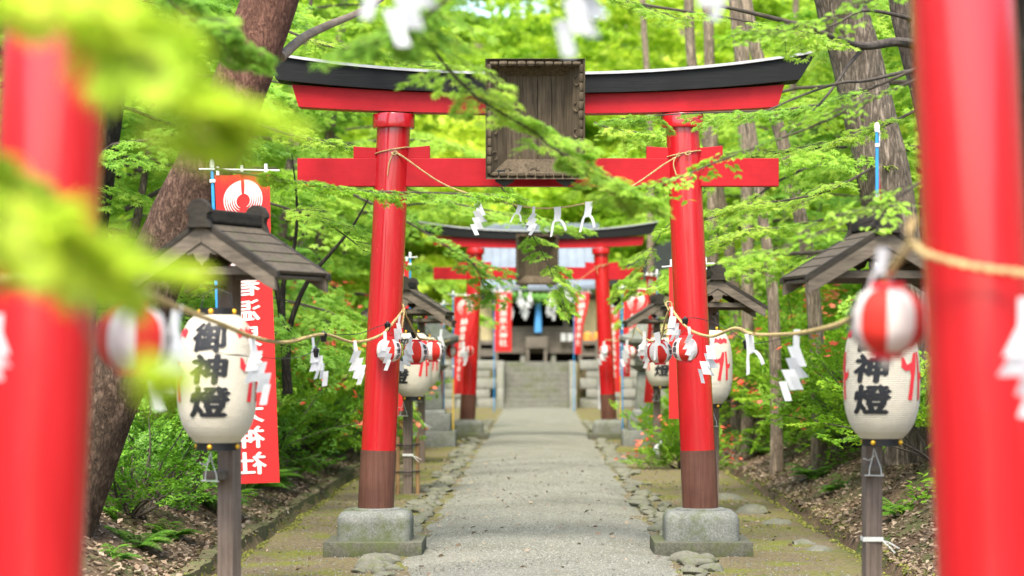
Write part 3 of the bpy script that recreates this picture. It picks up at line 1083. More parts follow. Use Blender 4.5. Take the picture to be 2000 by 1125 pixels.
# bamboo stakes tied round the post behind the middle gate
b0 = P(797, 686, 30.6)
for dx, dy in ((-0.13, -0.05), (0.125, -0.04)):
    o = MB().tube([(b0.x + dx, 30.6 + dy, -0.1), (b0.x + dx * 0.95, 30.6 + dy, 0.72)], 0.026, 10).build('stake', 'stake_timber', None, True)
    tag(o, 'short bamboo stake tied to the %s of the lantern post behind the middle gate' % ('outer side' if dx < 0 else 'path side'), 'stake', 'bamboo stakes at the lantern post')
for z in (0.28, 0.62):
    mb = MB()
    mb.tube([(b0.x - 0.17, 30.6 - 0.075, z), (b0.x, 30.6 - 0.085, z - .01), (b0.x + 0.16, 30.6 - 0.075, z + 0.01)], 0.008, 6)
    tag(mb.build('binding_wire', 'black_cable', None, True), 'dark binding wire %s on the staked lantern post' % ('low' if z < .5 else 'high'), 'wire')
for px, d, z, lab in ((1703, 16.0, 0.55, 'white cord tied low round the lantern post beside the red pillar'), (823, 39.0, 0.62, 'white cord tied round the dark far lantern post'), (797, 30.6, 0.48, 'white cord tied round the staked lantern post')):
    p = P(px, 686, d)
    mb = MB()
    for k in range(3):
        zz_ = z + 0.009 * k
        mb.tube([(p.x - .063, d - .063, zz_), (p.x + .063, d - .063, zz_), (p.x + .063, d + .063, zz_), (p.x - .063, d + .063, zz_), (p.x - .063, d - .063, zz_)], 0.006, 6)
    mb.tube([(p.x + .06, d - .066, z), (p.x + .10, d - .08, z - .01), (p.x + .17, d - .08, z - .05)], 0.004, 5)
    mb.tube([(p.x + .06, d - .066, z), (p.x + .10, d - .085, z - .035), (p.x + .14, d - .085, z - .08)], 0.004, 5)
    tag(mb.build('cord', 'white_cord', None, True), lab, 'cord')
# white cloth knot on the far right post
p = P(1283, 870, 39.6)
mb = MB()
for a in ((-.05, -.02, -.09), (.02, -.03, -.2), (.07, 0, .08), (-.01, -.02, -.16)):
    mb.tube(spline([(p.x, 39.52, p.z), (p.x + a[0] * .6, 39.5, p.z + a[2] * .4), (p.x + a[0], 39.5 + a[1], p.z + a[2])], .02), [0.022 - 0.0012 * k for k in range(len(spline([(p.x, 39.52, p.z), (p.x + a[0] * .6, 39.5, p.z + a[2] * .4), (p.x + a[0], 39.5 + a[1], p.z + a[2])], .02)))], 6)
tag(mb.build('cloth_tie', 'white_paper', None, True), 'white cloth knotted round the lantern post near the far gate', 'cloth')


# ------------------------------------------------------------------ red and white globe lanterns
def make_globe(label, loc, rz, text=True, tilt=0.0):
    t = thing('globe_lantern', label, 'globe lantern', loc, 0, 'red and white globe lanterns')
    t.rotation_euler = (0, tilt, rz)
    nr, H, RR = 26, 0.215, 0.119
    prof = []
    rad = lambda f: RR * (1 - abs(2 * f - 1) ** 2.6) ** 0.5 * (0.995 if True else 1)
    for k in range(nr + 1):
        f = 0.035 + 0.93 * k / nr
        prof.append((max(0.05, rad(f)) - (0.0016 if k % 2 else 0.0), -H * f))
    n = 64
    MB().lathe(prof, n, mi=lambda k: 1 if ((k + 4) // 8) % 2 else 0).build('paper_body', ['round_lantern_white', 'round_lantern_red'], t, True)
    MB().lathe([(0.046, 0.012), (0.0535, 0.012), (0.0535, -0.014), (0.046, -0.014)], 28).build('lantern_ring', 'red_print', t, True)
    MB().lathe([(0.046, -H - 0.008), (0.0535, -H - 0.008), (0.0535, -H + 0.012), (0.046, -H + 0.012)], 28).build('lantern_ring', 'red_print', t, True)
    MB().tube([(-0.048, 0, 0.01), (-0.04, 0, 0.04), (0, 0, 0.06), (0.04, 0, 0.04), (0.048, 0, 0.01)], 0.0022, 5).build('wire_handle', 'dark_metal', t, True)
    if text:
        def surf(u, v, lift):
            f = min(0.95, max(0.05, -v / H))
            r = rad(f) + lift
            a = u / RR
            return (r * math.sin(a), -r * math.cos(a), v)
        for a0 in (math.pi / 2, -math.pi / 2):
            mb = MB()
            print_chars(mb, [('奉', a0 * RR, -0.058, 0.05), ('賛', a0 * RR, -0.108, 0.05), ('会', a0 * RR, -0.158, 0.05)], surf, bold=0.02)
            mb.build('lettering', 'ink', t)
    return t


globes = [  # px, py of centre, distance, turn, label
    (262, 662, 7.62, -10, 'blurred red and white globe lantern behind the yellow leaves'),
    (1735, 627, 7.48, 15, 'large blurred red and white globe lantern beside the near red pillar'),
    (760, 684, 21.36, -38, 'globe lantern with black lettering in front of the middle gate pillar, ribbed paper sharp'),
    (812, 688, 22.6, -38, 'globe lantern just beside the gate pillar with a white streamer across it'),
    (846, 686, 26.5, -25, 'globe lantern half hidden by the tall lantern, on the pine side'),
    (881, 686, 46.0, 20, 'tiny globe lantern beside the yellow banner pole'),
    (914, 685, 49.2, -10, 'tiny globe lantern hanging before the far gate pillar on the pine side'),
    (1338, 682, 20.9, 35, 'sharp globe lantern hanging in front of the gate pillar on the cedar side'),
    (1288, 688, 22.7, -35, 'globe lantern between the gate pillar and the far banners, red stripe to camera'),
    (1263, 688, 27.0, 22, 'globe lantern squeezed behind two nearer ones on the cedar side'),
    (1230, 688, 45.0, 30, 'tiny globe lantern below the waving crest banner'),
    (1182, 684, 49.1, 0, 'tiny globe lantern hanging before the far gate pillar on the cedar side'),
]
GL = []
for px, py, d, a, lab in globes:
    p = P(px, py, d)
    GL.append(make_globe(lab, (p.x, d, p.z + 0.107), R(a), text=d < 30, tilt=R(random.uniform(-4, 4))))
# small white bead hanging under the near globe
bm = bmesh.new()
bmesh.ops.create_uvsphere(bm, u_segments=16, v_segments=10, radius=0.018)
for v in bm.verts:
    v.co.z *= 1.2 if v.co.z > 0 else 1.0
me = bpy.data.meshes.new('bead')
bm.to_mesh(me)
bm.free()
me.materials.append(MATS['white_plastic'])
o = bpy.data.objects.new('bead', me)
o.location = (0, 0, -0.235)
link(o, GL[1])


# ------------------------------------------------------------------ straw ropes, shide papers, cables
def rope(label, pts, r=0.0115, extra=()):
    mb = MB()
    rope_into(mb, pts, r, pitch=r * 6, step=max(0.018, r * 1.9))
    for e in extra:
        rope_into(mb, e, r * 0.8, pitch=r * 5, step=0.018)
    o = mb.build('straw_rope', 'rope_straw', None, True)
    return tag(o, label, 'rope', 'straw ropes strung between the gates')


def ring_pts(cx, cy_, z, r, a0=0.0, a1=6.3, n=18, dz=0.0):
    return [(cx + r * math.cos(a0 + (a1 - a0) * k / n), cy_ + r * math.sin(a0 + (a1 - a0) * k / n), z + dz * k / n) for k in range(n + 1)]


nx = near_gate.location.x
px_l = lambda z: -(1.45 - 0.166 * (z - 0.4) / 3.52)
# side ropes near -> middle gate
Lpts = [P(150, 548, 6.96), P(215, 556, 7.25), P(300, 580, 8.3), P(350, 602, 9.4), P(430, 632, 11.6), P(500, 660, 14.4), P(560, 668, 16.4), P(632, 653, 18.2), P(690, 668, 19.6), P(742, 655, 20.9), P(775, 622, 21.38), P(789, 603, 21.44)]
rope('straw rope sagging from the near gate to the middle gate on the pine side', Lpts, 0.0125,
     extra=[ring_pts(nx + px_l(2.0), 7.13, 2.0, 0.168, n=20, dz=0.01), [P(785, 640, 21.43), P(789, 610, 21.42), P(787, 594, 21.42)], [P(789, 603, 21.42), P(796, 622, 21.6), P(812, 652, 22.4), P(822, 662, 22.8), P(846, 664, 26.5), P(865, 668, 36.0), P(881, 664, 46.0), P(914, 664, 49.3)]])
Rpts = [P(2020, 536, 6.94), P(1900, 520, 6.93), P(1812, 496, 6.98), P(1778, 478, 7.2), P(1735, 540, 7.6), P(1700, 588, 9.5), P(1640, 632, 12.2), P(1545, 652, 15.0), P(1470, 652, 17.2), P(1436, 641, 18.4), P(1388, 657, 19.8), P(1345, 642, 20.9), P(1318, 612, 21.35), P(1308, 600, 21.42)]
rope('straw rope sagging from the near gate to the middle gate on the cedar side', Rpts, 0.0125,
     extra=[[P(1778, 478, 7.2), P(1776, 450, 7.18), P(1786, 425, 7.2)], [P(1306, 606, 21.4), P(1300, 592, 21.4), P(1310, 590, 21.42), P(1313, 604, 21.42)], [P(1308, 600, 21.42), P(1298, 630, 21.8), P(1288, 664, 22.7), P(1262, 662, 27.0), P(1240, 640, 38.0), P(1230, 664, 45.0), P(1182, 664, 49.2)]])
# upper ropes tied round the pillars, sagging under the lower lintel
def upper_rope(label, gx, gy, sag):
    yb = gy - 0.135
    pts = [(gx - 1.30, gy - 0.16, 3.56), (gx - 1.22, gy - 0.15, 3.54), (gx - 0.85, yb, 3.29), (gx - 0.5, yb, 3.17 - sag * .5), (gx, yb, 3.07 - sag), (gx + 0.45, yb, 3.12 - sag * .7), (gx + 0.82, yb, 3.26 - sag * .2), (gx + 1.12, gy - 0.15, 3.46), (gx + 1.26, gy - 0.16, 3.54)]
    ex = []
    for s in (-1, 1):
        x = gx + s * 1.300
        ex.append([(x + 0.158 * math.cos(th), gy + 0.158 * math.sin(th), 3.56 + (0.03 * math.cos(th * 1.0) + (0.03 if s < 0 else 0.0))) for th in [math.pi + math.pi * k / 14 for k in range(15)]])
        ex.append([(x + (0.02 if s < 0 else -.05), gy - 0.168, 3.565), (x + (-0.02 if s < 0 else -.1), gy - 0.172, 3.47), (x + (-0.035 if s < 0 else -.075), gy - 0.17, 3.36)])
        ex.append([(x + 0.0, gy - 0.17, 3.55), (x + 0.035, gy - 0.178, 3.575), (x + 0.05, gy - 0.172, 3.555), (x + 0.02, gy - 0.18, 3.54), (x, gy - 0.172, 3.56)])
    rope(label, pts, 0.0085, ex)
    return pts


up_main = upper_rope('thin straw rope sagging below the lower lintel of the middle gate', 0, 21.6, 0.0)
up_near = upper_rope('straw rope high between the near gate pillars at the top edge of the picture', nx, 7.13, 0.10)
up_far = upper_rope('faint straw rope tied across the pillars of the far gate', 0, 49.6, 0.05)


def shide_mesh(k):
    """a zigzag paper streamer folded from one strip"""
    rs = random.Random(k)
    w, hgt = 0.062, 0.098
    V, Fc = [], []

    def panel(x, y, z, width, h_, sl, yaw, pitch):
        b = len(V)
        for sx, sz in ((0, 0), (1, 0), (1, 1), (0, 1)):
            V.append((x + width * sx + sl * h_ * sz, y + yaw * width * (sx - .5) + pitch * h_ * sz, z - h_ * sz))
        Fc.append((b, b + 1, b + 2, b + 3))
    dirn = 1 if k % 2 == 0 else -1
    sl0 = rs.uniform(-.15, .15)
    panel(-0.017, 0, 0.012, 0.034, 0.105, sl0, .1, 0)
    x, y, z = -0.017 + sl0 * .08 - (0 if dirn > 0 else .028), 0.0, -0.072
    sl = -dirn * rs.uniform(.18, .4)
    for q in range(4):
        y -= 0.005
        panel(x, y, z, w * (1.0 if q < 3 else .62), hgt * rs.uniform(.95, 1.12), sl + rs.uniform(-.08, .08), rs.uniform(-.5, .5), rs.uniform(-.25, .25))
        if q in (1, 2) and rs.random() < .8:
            panel(x - dirn * w * .55, y + .004, z - hgt * .35, w * .62, hgt * .7, -dirn * rs.uniform(.3, .8), rs.uniform(-.5, .5), .2)
        x += dirn * w * rs.uniform(.52, .68) + sl * hgt * .62
        z -= hgt * .60
    bm = bmesh.new()
    for f in Fc:
        q = [bm.verts.new(V[i]) for i in f]
        bm.faces.new(q)
    bmesh.ops.subdivide_edges(bm, edges=bm.edges[:], cuts=2, use_grid_fill=True)
    for v in bm.verts:
        v.co.y += 0.008 * noise.noise(Vector((v.co.x * 9 + k, v.co.z * 9, k)))
    me = bpy.data.meshes.new('shide')
    bm.to_mesh(me)
    bm.free()
    me.materials.append(MATS['white_paper'])
    return me


def wisp_mesh(k):
    """a curled, torn streamer"""
    rs = random.Random(50 + k)
    bm = bmesh.new()

    def strip(pts, w0, w1):
        prev = None
        n = len(pts)
        for i, p in enumerate(pts):
            w = w0 + (w1 - w0) * i / (n - 1)
            a = bm.verts.new((p[0] - w / 2, p[1], p[2]))
            b = bm.verts.new((p[0] + w / 2, p[1] + 0.012 * math.sin(i * 1.3), p[2] + 0.008))
            if prev:
                bm.faces.new((prev[0], prev[1], b, a))
            prev = (a, b)
    strip([(0, 0, 0), (0.004, -.004, -.05), (0.0, -.006, -.10), (-0.004, -.004, -.14)], 0.065, 0.06)
    s = rs.uniform(0.7, 1.2)
    strip([(0.0, -.004, -.12), (0.03 * s, -.02, -.125), (0.055 * s, -.022, -.15), (0.075 * s, -.02, -.19), (0.085 * s, -.015, -.225)], 0.03, 0.022)
    strip([(0.0, -.006, -.12), (-0.03 * s, -.02, -.13), (-0.045 * s, -.022, -.17), (-0.055 * s, -.02, -.24), (-0.062 * s, -.018, -.28)], 0.03, 0.02)
    me = bpy.data.meshes.new('shide')
    bm.to_mesh(me)
    bm.free()
    for p in me.polygons:
        p.use_smooth = True
    me.materials.append(MATS['white_paper'])
    return me


SH = [shide_mesh(k) for k in range(5)] + [wisp_mesh(k) for k in range(2)]


def shide(label, p, k, s=1.0, rz=0.0, ry=0.0, group='zigzag paper streamers on the ropes'):
    o = bpy.data.objects.new('paper_streamer', SH[k])
    o.location = p
    o.scale = (s, s, s)
    o.rotation_euler = (0, ry, rz)
    link(o)
    tag(o, label, 'paper streamer', group)
    return o


def on_rope(pts, x):
    pts = spline(pts, 0.02)
    return min(pts, key=lambda q: abs(q[0] - x))


for px, k, s, ry, lab in ((938, 1, 1.0, -.1, 'largest zigzag paper on the high rope, longest of the row under the lintel'), (1014, 5, .62, .3, 'short curled paper second in the row under the lintel'), (1043, 2, .72, .2, 'bunched paper strip at the lowest point of the high rope'), (1088, 5, .95, 0, 'paper strip with two curled tails on the high rope'), (1152, 6, 1.0, .1, 'thin wispy paper half in leaves at the cedar end of the high rope')):
    q = on_rope(up_main, (px - VX) * 21.46 / F_PX)
    shide(lab, q + Vector((0, -0.012, 0.004)), k, s, 0, ry)
for px, k, s, lab in ((690, 0, 1.0, 'blurred white paper at the top edge above the leaning pine'), (822, 1, 1.05, 'blurred white paper streamer hanging from the top edge above the black rail'), (1150, 3, 1.0, 'blurred white paper at the top edge above the plaque'), (1378, 2, .95, 'blurred white paper at the top edge over the cedar half of the rail')):
    q = on_rope(up_near, (px - VX) * 7.0 / F_PX)
    shide(lab, q + Vector((0, -0.02, 0.01 if px < 1300 else -0.05)), k, s * (1.0 if px < 1300 else 0.9), 0.2, 0)
for px, py, d, k, s, rz, lab in (
    (348, 603, 9.4, 1, 1.15, .3, 'blurred white zigzag paper next to the yellow leaves'),
    (492, 660, 14.2, 0, 1.12, .2, 'white zigzag paper in front of the red banner and tall lantern'),
    (612, 662, 17.6, 4, 1.0, .9, 'grey white folded paper before the dark shrub trunks'),
    (692, 668, 19.6, 2, 1.0, .0, 'crisp zigzag paper before the azaleas next to the gate pillar'),
    (752, 650, 21.0, 0, .92, .3, 'white zigzag paper lying across the lettered globe lantern'),
    (781, 618, 21.36, 1, .85, .8, 'small paper streamer at the rope knot of the gate pillar on the pine side'),
    (803, 660, 22.4, 3, .9, .4, 'white paper across the globe lantern behind the pine side pillar'),
    (905, 668, 47.5, 0, 1.3, 0, 'tiny white paper beside the far gate pillar on the pine side'),
    (862, 645, 33.0, 1, 1.2, .5, 'pale paper hanging above the far globes on the pine side'),
    (1556, 648, 15.0, 1, 1.22, -.4, 'white zigzag paper hanging alone before the thin trunks'),
    (1462, 652, 17.4, 6, 1.05, .3, 'twisted narrow paper beside the black bulb socket'),
    (1392, 656, 19.9, 3, 1.12, -.5, 'bright paper streamer beside the gate pillar, over the tall lantern'),
    (1345, 640, 20.75, 2, .8, .2, 'paper lying across the sharp globe on the cedar side'),
    (1312, 602, 21.3, 4, 1.0, .6, 'paper streamer hanging from the rope knot on the cedar side pillar'),
    (1282, 650, 22.3, 5, .9, .1, 'small curled paper over the globe between pillar and banners'),
    (1258, 650, 26.6, 0, 1.1, .2, 'white paper on the rope beside the clustered globes'),
    (1225, 665, 42.0, 1, 1.3, .2, 'tiny paper on the rope below the crest banner'),
    (1180, 668, 48.6, 3, 1.3, 0, 'tiny paper before the far gate pillar on the cedar side'),
    (1995, 590, 6.7, 0, .9, .1, 'blurred white paper cut off by the picture edge beside the near pillar'),
    (1722, 486, 7.6, 5, .62, .2, 'blurred white paper loop above the large globe lantern'),
    (2, 618, 6.7, 1, .6, .1, 'blurred paper before the near pillar behind yellow leaves'),
):
    shide(lab, P(px, py, d) + Vector((0, -0.02, 0.0)), k, s, rz, random.uniform(-.15, .15))


def cable(label, pts, sockets):
    mb = MB()
    mb.tube(spline(pts, 0.08), 0.0035, 5)
    t = mb.build('electric_cable', 'black_cable', None, True)
    tag(t, label, 'cable', 'electric cables along the ropes')
    for q in sockets:
        q = Vector(q)
        MB().lathe([(0.010, -0.055), (0.021, -0.05), (0.023, -0.02), (0.028, -0.012), (0.028, 0.008), (0.014, 0.018), (0.008, 0.03)], 14, centre=q).build('bulb_socket', 'black_lacquer', t, True)


cable('thin black cable with bulb sockets on the pine side of the path', [P(420, 690, 13.2), P(560, 700, 16.5), P(612, 686, 17.6), P(632, 656, 18.2), P(700, 652, 20.0), P(757, 634, 21.3), P(808, 648, 22.6), P(840, 650, 26.5)], [P(632, 654, 18.2), P(616, 684, 17.6), P(757, 634, 21.2), P(808, 650, 22.6)])
cable('thin black cable with bulb sockets on the cedar side of the path', [P(1640, 640, 13.2), P(1480, 670, 17.2), P(1458, 666, 17.6), P(1400, 632, 20.0), P(1337, 622, 21.2), P(1285, 655, 22.6)], [P(1458, 668, 17.6), P(1338, 625, 21.1), P(1285, 656, 22.6)])


# ------------------------------------------------------------------ banners
def make_banner(label, base, top_z, W, L, top_gap, turn, chars, char_h, crest=True, side=1, wave=0.03, twist=0.0, narrow=0.0, pole=('pole_blue', 'pole_blue'), fwd=0.0, sway=0.0, z0=None, lean=0.0, sx=1.2, mirror=1):
    """pole at the origin; cloth hangs to side*X, turned about the pole"""
    t = thing('banner', label, 'banner', base, turn, 'red festival banners on poles')
    t.rotation_euler = (0, lean, turn)
    h = top_z - base[2]
    k = 0.42 * h
    po = MB().tube([(0, 0, -0.05), (0, 0, k)], 0.014, 10).build('pole', pole[1], t, True)
    MB().tube([(0, 0, k), (0, 0, h - 0.03)], 0.0125, 10).build('pole', pole[0], t, True)
    MB().tube([(0, 0, h - 0.03), (0, 0, h + 0.012), (0, 0, h + 0.035)], [0.018, 0.020, 0.010], 10).build('pole_cap', 'white_plastic', t, True)
    MB().tube([(-side * 0.10, -.012, h - 0.055 + 0.02), (side * (W + 0.10), -.012, h - 0.055 - 0.02)], 0.007, 8).build('cross_bar', 'white_plastic', t, True)
    zt = h - top_gap

    def surf(u, v, lift=0.0):
        # u 0..W across, v 0..-L down
        f = -v / L
        uu = u * (1 - narrow * smooth01(f * 1.2))
        a = twist * f
        y = -0.016 + wave * math.sin(u / W * 3.1 + f * 5.0) * (0.25 + f) + 0.4 * wave * math.sin(f * 11 + u / W * 2) + fwd * f
        x = 0.022 + uu * math.cos(a) + sway * f * f
        y += -uu * math.sin(a)
        n = 0.006 * math.sin(f * 17)
        return (side * x, y - lift, zt + v + n - 0.03 * W * math.sin(u / W * math.pi * 2) * (1 - f) * 0.6)
    nu, nv = 14, 44
    vs_ = [surf(W * i_ / nu, -L * j_ / nv) for j_ in range(nv + 1) for i_ in range(nu + 1)]
    fs = [(j_ * (nu + 1) + i_, j_ * (nu + 1) + i_ + 1, (j_ + 1) * (nu + 1) + i_ + 1, (j_ + 1) * (nu + 1) + i_) for j_ in range(nv) for i_ in range(nu)]
    cl = MB().add(vs_, fs).build('cloth', 'banner_cloth', t, True)
    for f in (0.06, 0.5, 0.94):
        q = surf(W * f, 0)
        MB().box((q[0], -0.013, q[2] + 0.03), (0.022, 0.018, 0.065)).build('loop', 'white_plastic', t, bevel=.003)
    for f in (0.02, 0.2, 0.45, 0.72):
        q = surf(0, -L * f)
        MB().box((side * 0.004, -0.003, q[2]), (0.045, 0.032, 0.024)).build('loop', 'white_plastic', t, bevel=.003)
    s2 = (lambda u, v, lift: surf((W / 2 + u * mirror) if side > 0 else (W / 2 - u), v, lift))
    mb = MB()
    z00 = -0.06
    if crest:
        r = W * 0.36
        c = -(0.05 + r)
        for q in range(7):
            r1, r0 = r * (1 - q * 0.115), r * (1 - q * 0.115 - 0.075)
            if r0 < r * 0.28:
                break
            for sg in (-1, 1):
                n_ = 16
                a0, a1 = 0.08 + 0.02 * q, math.pi - 0.22 - 0.05 * q
                arc = [(a0 + (a1 - a0) * j_ / n_) for j_ in range(n_ + 1)]
                pts = [(sg * r1 * math.sin(a), c + r1 * math.cos(a)) for a in arc] + [(sg * r0 * math.sin(a), c - r * 0.06 + r0 * math.cos(a)) for a in reversed(arc)]
                for j_ in range(n_):
                    quad = [pts[j_], pts[j_ + 1], pts[2 * n_ + 1 - j_ - 1], pts[2 * n_ + 1 - j_]]
                    k0 = len(mb.v)
                    mb.v += [s2(a, b, 0.004) for a, b in quad]
                    mb.f.append((k0, k0 + 1, k0 + 2, k0 + 3))
                    mb.mi.append(0)
        z00 = c - r - 0.04
    z0 = z00 if z0 is None else z0
    items = [(ch, 0.0, z0 - char_h * (j_ + 0.5), char_h * 0.9) for j_, ch in enumerate(chars) if ch != ' ']
    if crest:
        mb.build('crest', 'banner_print', cl)
    for it in items:
        mb = MB()
        print_chars(mb, [it], s2, bold=0.03, lift=0.004, sx=sx)
        mb.build('character', 'banner_print', cl)
    return t


TXT = '納春温泉鎮守神社'
p = P(443, 686, 18.5)
make_banner('big red crest banner behind the roofed post near the leaning pine', (p.x, 18.5, 0.05), 3.235, 0.43, 2.36, 0.085, R(-8), '納春温泉鎮守大神社', 0.193, wave=0.022, twist=0.1, z0=-0.57, lean=R(-2.1), sx=1.4, mirror=-1)
p = P(1713, 686, 17.4)
make_banner('banner seen edge on, its blue and white pole above the leafy roofed post', (p.x, 17.4, 0.0), 3.41, 0.42, 2.0, 0.09, R(82), TXT, 0.165, wave=0.02)
p = P(801, 686, 33.0)
make_banner('banner showing as a red strip behind the pine side pillar of the middle gate', (p.x, 33.0, 0.0), 3.12, 0.42, 2.1, 0.09, R(6), TXT, 0.17, side=-1)
p = P(867, 686, 46.5)
make_banner('banner on a grey blue pole beside the pine side stone lantern', (p.x, 46.5, 0.0), 2.75, 0.36, 1.75, 0.08, R(5), TXT, 0.14, side=-1, twist=0.5, narrow=0.3)
p = P(885, 686, 48.4)
make_banner('folded crest banner on a yellow pole in front of the far gate', (p.x, 48.4, 0.0), 2.98, 0.46, 1.95, 0.08, R(0), TXT, 0.16, narrow=0.62, wave=0.05, pole=('pole_blue', 'pole_yellow'))
p = P(965, 686, 72.0)
make_banner('straight red banner at the foot of the stairs on the pine side', (p.x, 72.0, 0.0), 3.62, 0.5, 1.78, 0.05, 0.0, '奉納温泉大神社', 0.225, crest=False, wave=0.012)
p = P(1377, 686, 26.0)
make_banner('long red banner half hidden behind the cedar side pillar of the middle gate', (p.x, 26.0, 0.2), 2.78, 0.37, 1.64, 0.06, R(4), TXT, 0.13, side=-1, wave=0.012)
p = P(1283, 686, 41.5)
make_banner('furled banner on a blue pole above the far lantern roof', (p.x, 41.5, 0.0), 3.17, 0.42, 2.15, 0.09, R(62), TXT, 0.17, side=-1, wave=0.04)
p = P(1216, 686, 47.4)
make_banner('waving crest banner blown open beside the far gate on the cedar side', (p.x, 47.4, 0.0), 3.08, 0.5, 1.7, 0.07, R(-4), TXT, 0.15, narrow=0.75, wave=0.05, twist=0.2)
p = P(1212, 686, 57.0)
make_banner('narrow banner between the far gate pillar and the waving crest banner', (p.x, 57.0, 0.0), 2.9, 0.36, 2.0, 0.06, R(10), TXT, 0.165, side=-1, wave=0.03, pole=('pole_blue', 'pole_yellow'))
p = P(1121, 686, 72.0)
make_banner('tapering red banner at the foot of the stairs on the cedar side', (p.x, 72.0, 0.0), 3.62, 0.44, 1.85, 0.05, R(0), '奉納温泉大神社', 0.225, crest=False, wave=0.03, narrow=0.55)


# ------------------------------------------------------------------ stone lanterns in front of the far gate
def make_stone_lantern(label, loc, s=1.0):
    t = thing('stone_lantern', label, 'stone lantern', loc, 0, 'stone lanterns before the far gate')

    def blk(name, w, z0, z1, bev=0.02, w2=None):
        w2 = w2 or w
        vs_ = [(-w / 2, -w / 2, z0), (w / 2, -w / 2, z0), (w / 2, w / 2, z0), (-w / 2, w / 2, z0), (-w2 / 2, -w2 / 2, z1), (w2 / 2, -w2 / 2, z1), (w2 / 2, w2 / 2, z1), (-w2 / 2, w2 / 2, z1)]
        return MB().add(vs_, [(3, 2, 1, 0), (4, 5, 6, 7), (0, 1, 5, 4), (1, 2, 6, 5), (2, 3, 7, 6), (3, 0, 4, 7)]).build(name, 'toro_stone', t, True, bevel=bev)
    blk('base_step', 0.86, -0.1, 0.30, 0.03)
    blk('base_step', 0.66, 0.301, 0.62, 0.03)
    blk('base_cap', 0.50, 0.621, 0.70, 0.03, 0.40)
    blk('shaft', 0.36, 0.701, 1.42, 0.03, 0.27)
    blk('platform', 0.30, 1.421, 1.54, 0.02, 0.60)
    fb = blk('fire_box', 0.36, 1.541, 1.90, 0.015)
    MB().box((0, -0.178, 1.72), (0.18, 0.012, 0.2)).build('fire_opening', 'hall_dark', fb)
    vs_, fs = [], []
    n = 8
    for j_, (w, z) in enumerate(((0.42, 1.901), (0.92, 1.96), (0.95, 2.03), (0.62, 2.14), (0.34, 2.28), (0.18, 2.36))):
        for i_ in range(n * 4):
            u = i_ / n
            sd_ = int(u) % 4
            f = (u - int(u)) * 2 - 1
            x, y = [(f, -1), (1, f), (-f, 1), (-1, -f)][sd_]
            lift = 0.07 * abs(f) ** 3 * (1 if j_ in (1, 2) else 0)
            vs_.append((x * w / 2, y * w / 2, z + lift))
    m_ = n * 4
    for j_ in range(5):
        for i_ in range(m_):
            fs.append((j_ * m_ + i_, j_ * m_ + (i_ + 1) % m_, (j_ + 1) * m_ + (i_ + 1) % m_, (j_ + 1) * m_ + i_))
    fs.append(tuple(range(5 * m_, 6 * m_)))
    MB().add(vs_, fs).build('cap_stone', 'toro_stone', t, True)
    MB().lathe([(0.09, 2.36), (0.12, 2.40), (0.13, 2.46), (0.10, 2.54), (0.03, 2.61), (0.005, 2.64)], 20).build('jewel', 'toro_stone', t, True)
    t.scale = (s, s, s)
    return t


make_stone_lantern('weathered stone lantern before the far gate on the pine side', (-1.98, 45.8, 0.0))
make_stone_lantern('weathered stone lantern before the far gate on the cedar side', (2.03, 46.2, 0.0))

# ------------------------------------------------------------------ stairs, terrace and shrine hall
st = thing('stone_stairs', 'grey stone stairs rising to the shrine hall at the path end', 'stairs', (0, 75.0, 0))
nS = 9
for k in range(nS):
    z1 = 1.46 * (k + 1) / nS
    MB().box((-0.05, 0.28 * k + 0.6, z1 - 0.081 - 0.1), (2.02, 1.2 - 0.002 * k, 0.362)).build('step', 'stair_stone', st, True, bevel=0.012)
for s, x in ((-1, -1.18), (1, 1.08)):
    for a, y0, y1, z1 in ((0, 0.0, 0.35, 0.62), (1, 0.36, 2.6, 1.49)):
        MB().box((x, (y0 + y1) / 2, z1 / 2 - 0.05), (0.22, y1 - y0, z1 + 0.1)).build('side_wall', 'far_stone', st, True, bevel=0.015)
for s in (-1, 1):
    wl = thing('retaining_wall', 'low stone retaining wall beside the stairs on the %s side' % ('pine' if s < 0 else 'cedar'), 'wall', (0, 77.15, 0))
    rs = random.Random(4 + s)
    z = -0.05
    row = 0
    while z < 1.4:
        hh = (0.36, 0.30, 0.33, 0.28, 0.3)[row % 5]
        x = 1.32 + (0.2 if row % 2 else 0)
        while x < 9.5:
            w = rs.uniform(0.5, 1.0)
            MB().box((s * (x + w / 2), rs.uniform(-.03, .03), z + hh / 2), (w - 0.02, 0.5, hh - 0.015)).build('block', 'far_stone', wl, True, bevel=0.03)
            x += w
        z += hh
        row += 1

hall = thing('shrine_hall', 'old wooden shrine hall with grey blue roof at the end of the path', 'shrine', (0, 80.0, 1.30))
MB().box((0, 2.2, 0.50), (4.6, 5.2, 0.14)).build('floor_deck', 'hall_timber', hall, bevel=0.01)
for x in (-2.1, -0.5, 0.5, 2.1):
    MB().box((x, -0.25, 0.21), (0.16, 0.16, 0.42)).build('floor_post', 'far_stone', hall)
for k in range(5):
    MB().box((0, -0.36 + 0.02 * k, 0.62 + 0.155 * k), (3.0, 0.05, 0.15)).build('plank', 'hall_timber', hall, bevel=0.004)
for x in (-2.05, -1.3, 0.92, 2.05):
    MB().box((x, -0.1, 1.62), (0.2, 0.2, 2.14)).build('post', 'hall_timber', hall, bevel=0.01)
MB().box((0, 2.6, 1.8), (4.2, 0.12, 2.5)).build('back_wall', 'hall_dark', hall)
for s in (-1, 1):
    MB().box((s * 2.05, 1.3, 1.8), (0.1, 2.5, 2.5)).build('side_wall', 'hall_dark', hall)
    MB().box((s * 1.72, 0.02, 1.9), (0.42, 0.06, 2.1)).build('plaster_panel', 'cream_wall', hall)
MB().box((0, -0.12, 2.60), (4.3, 0.2, 0.24)).build('eave_beam', 'hall_timber', hall, bevel=0.01)
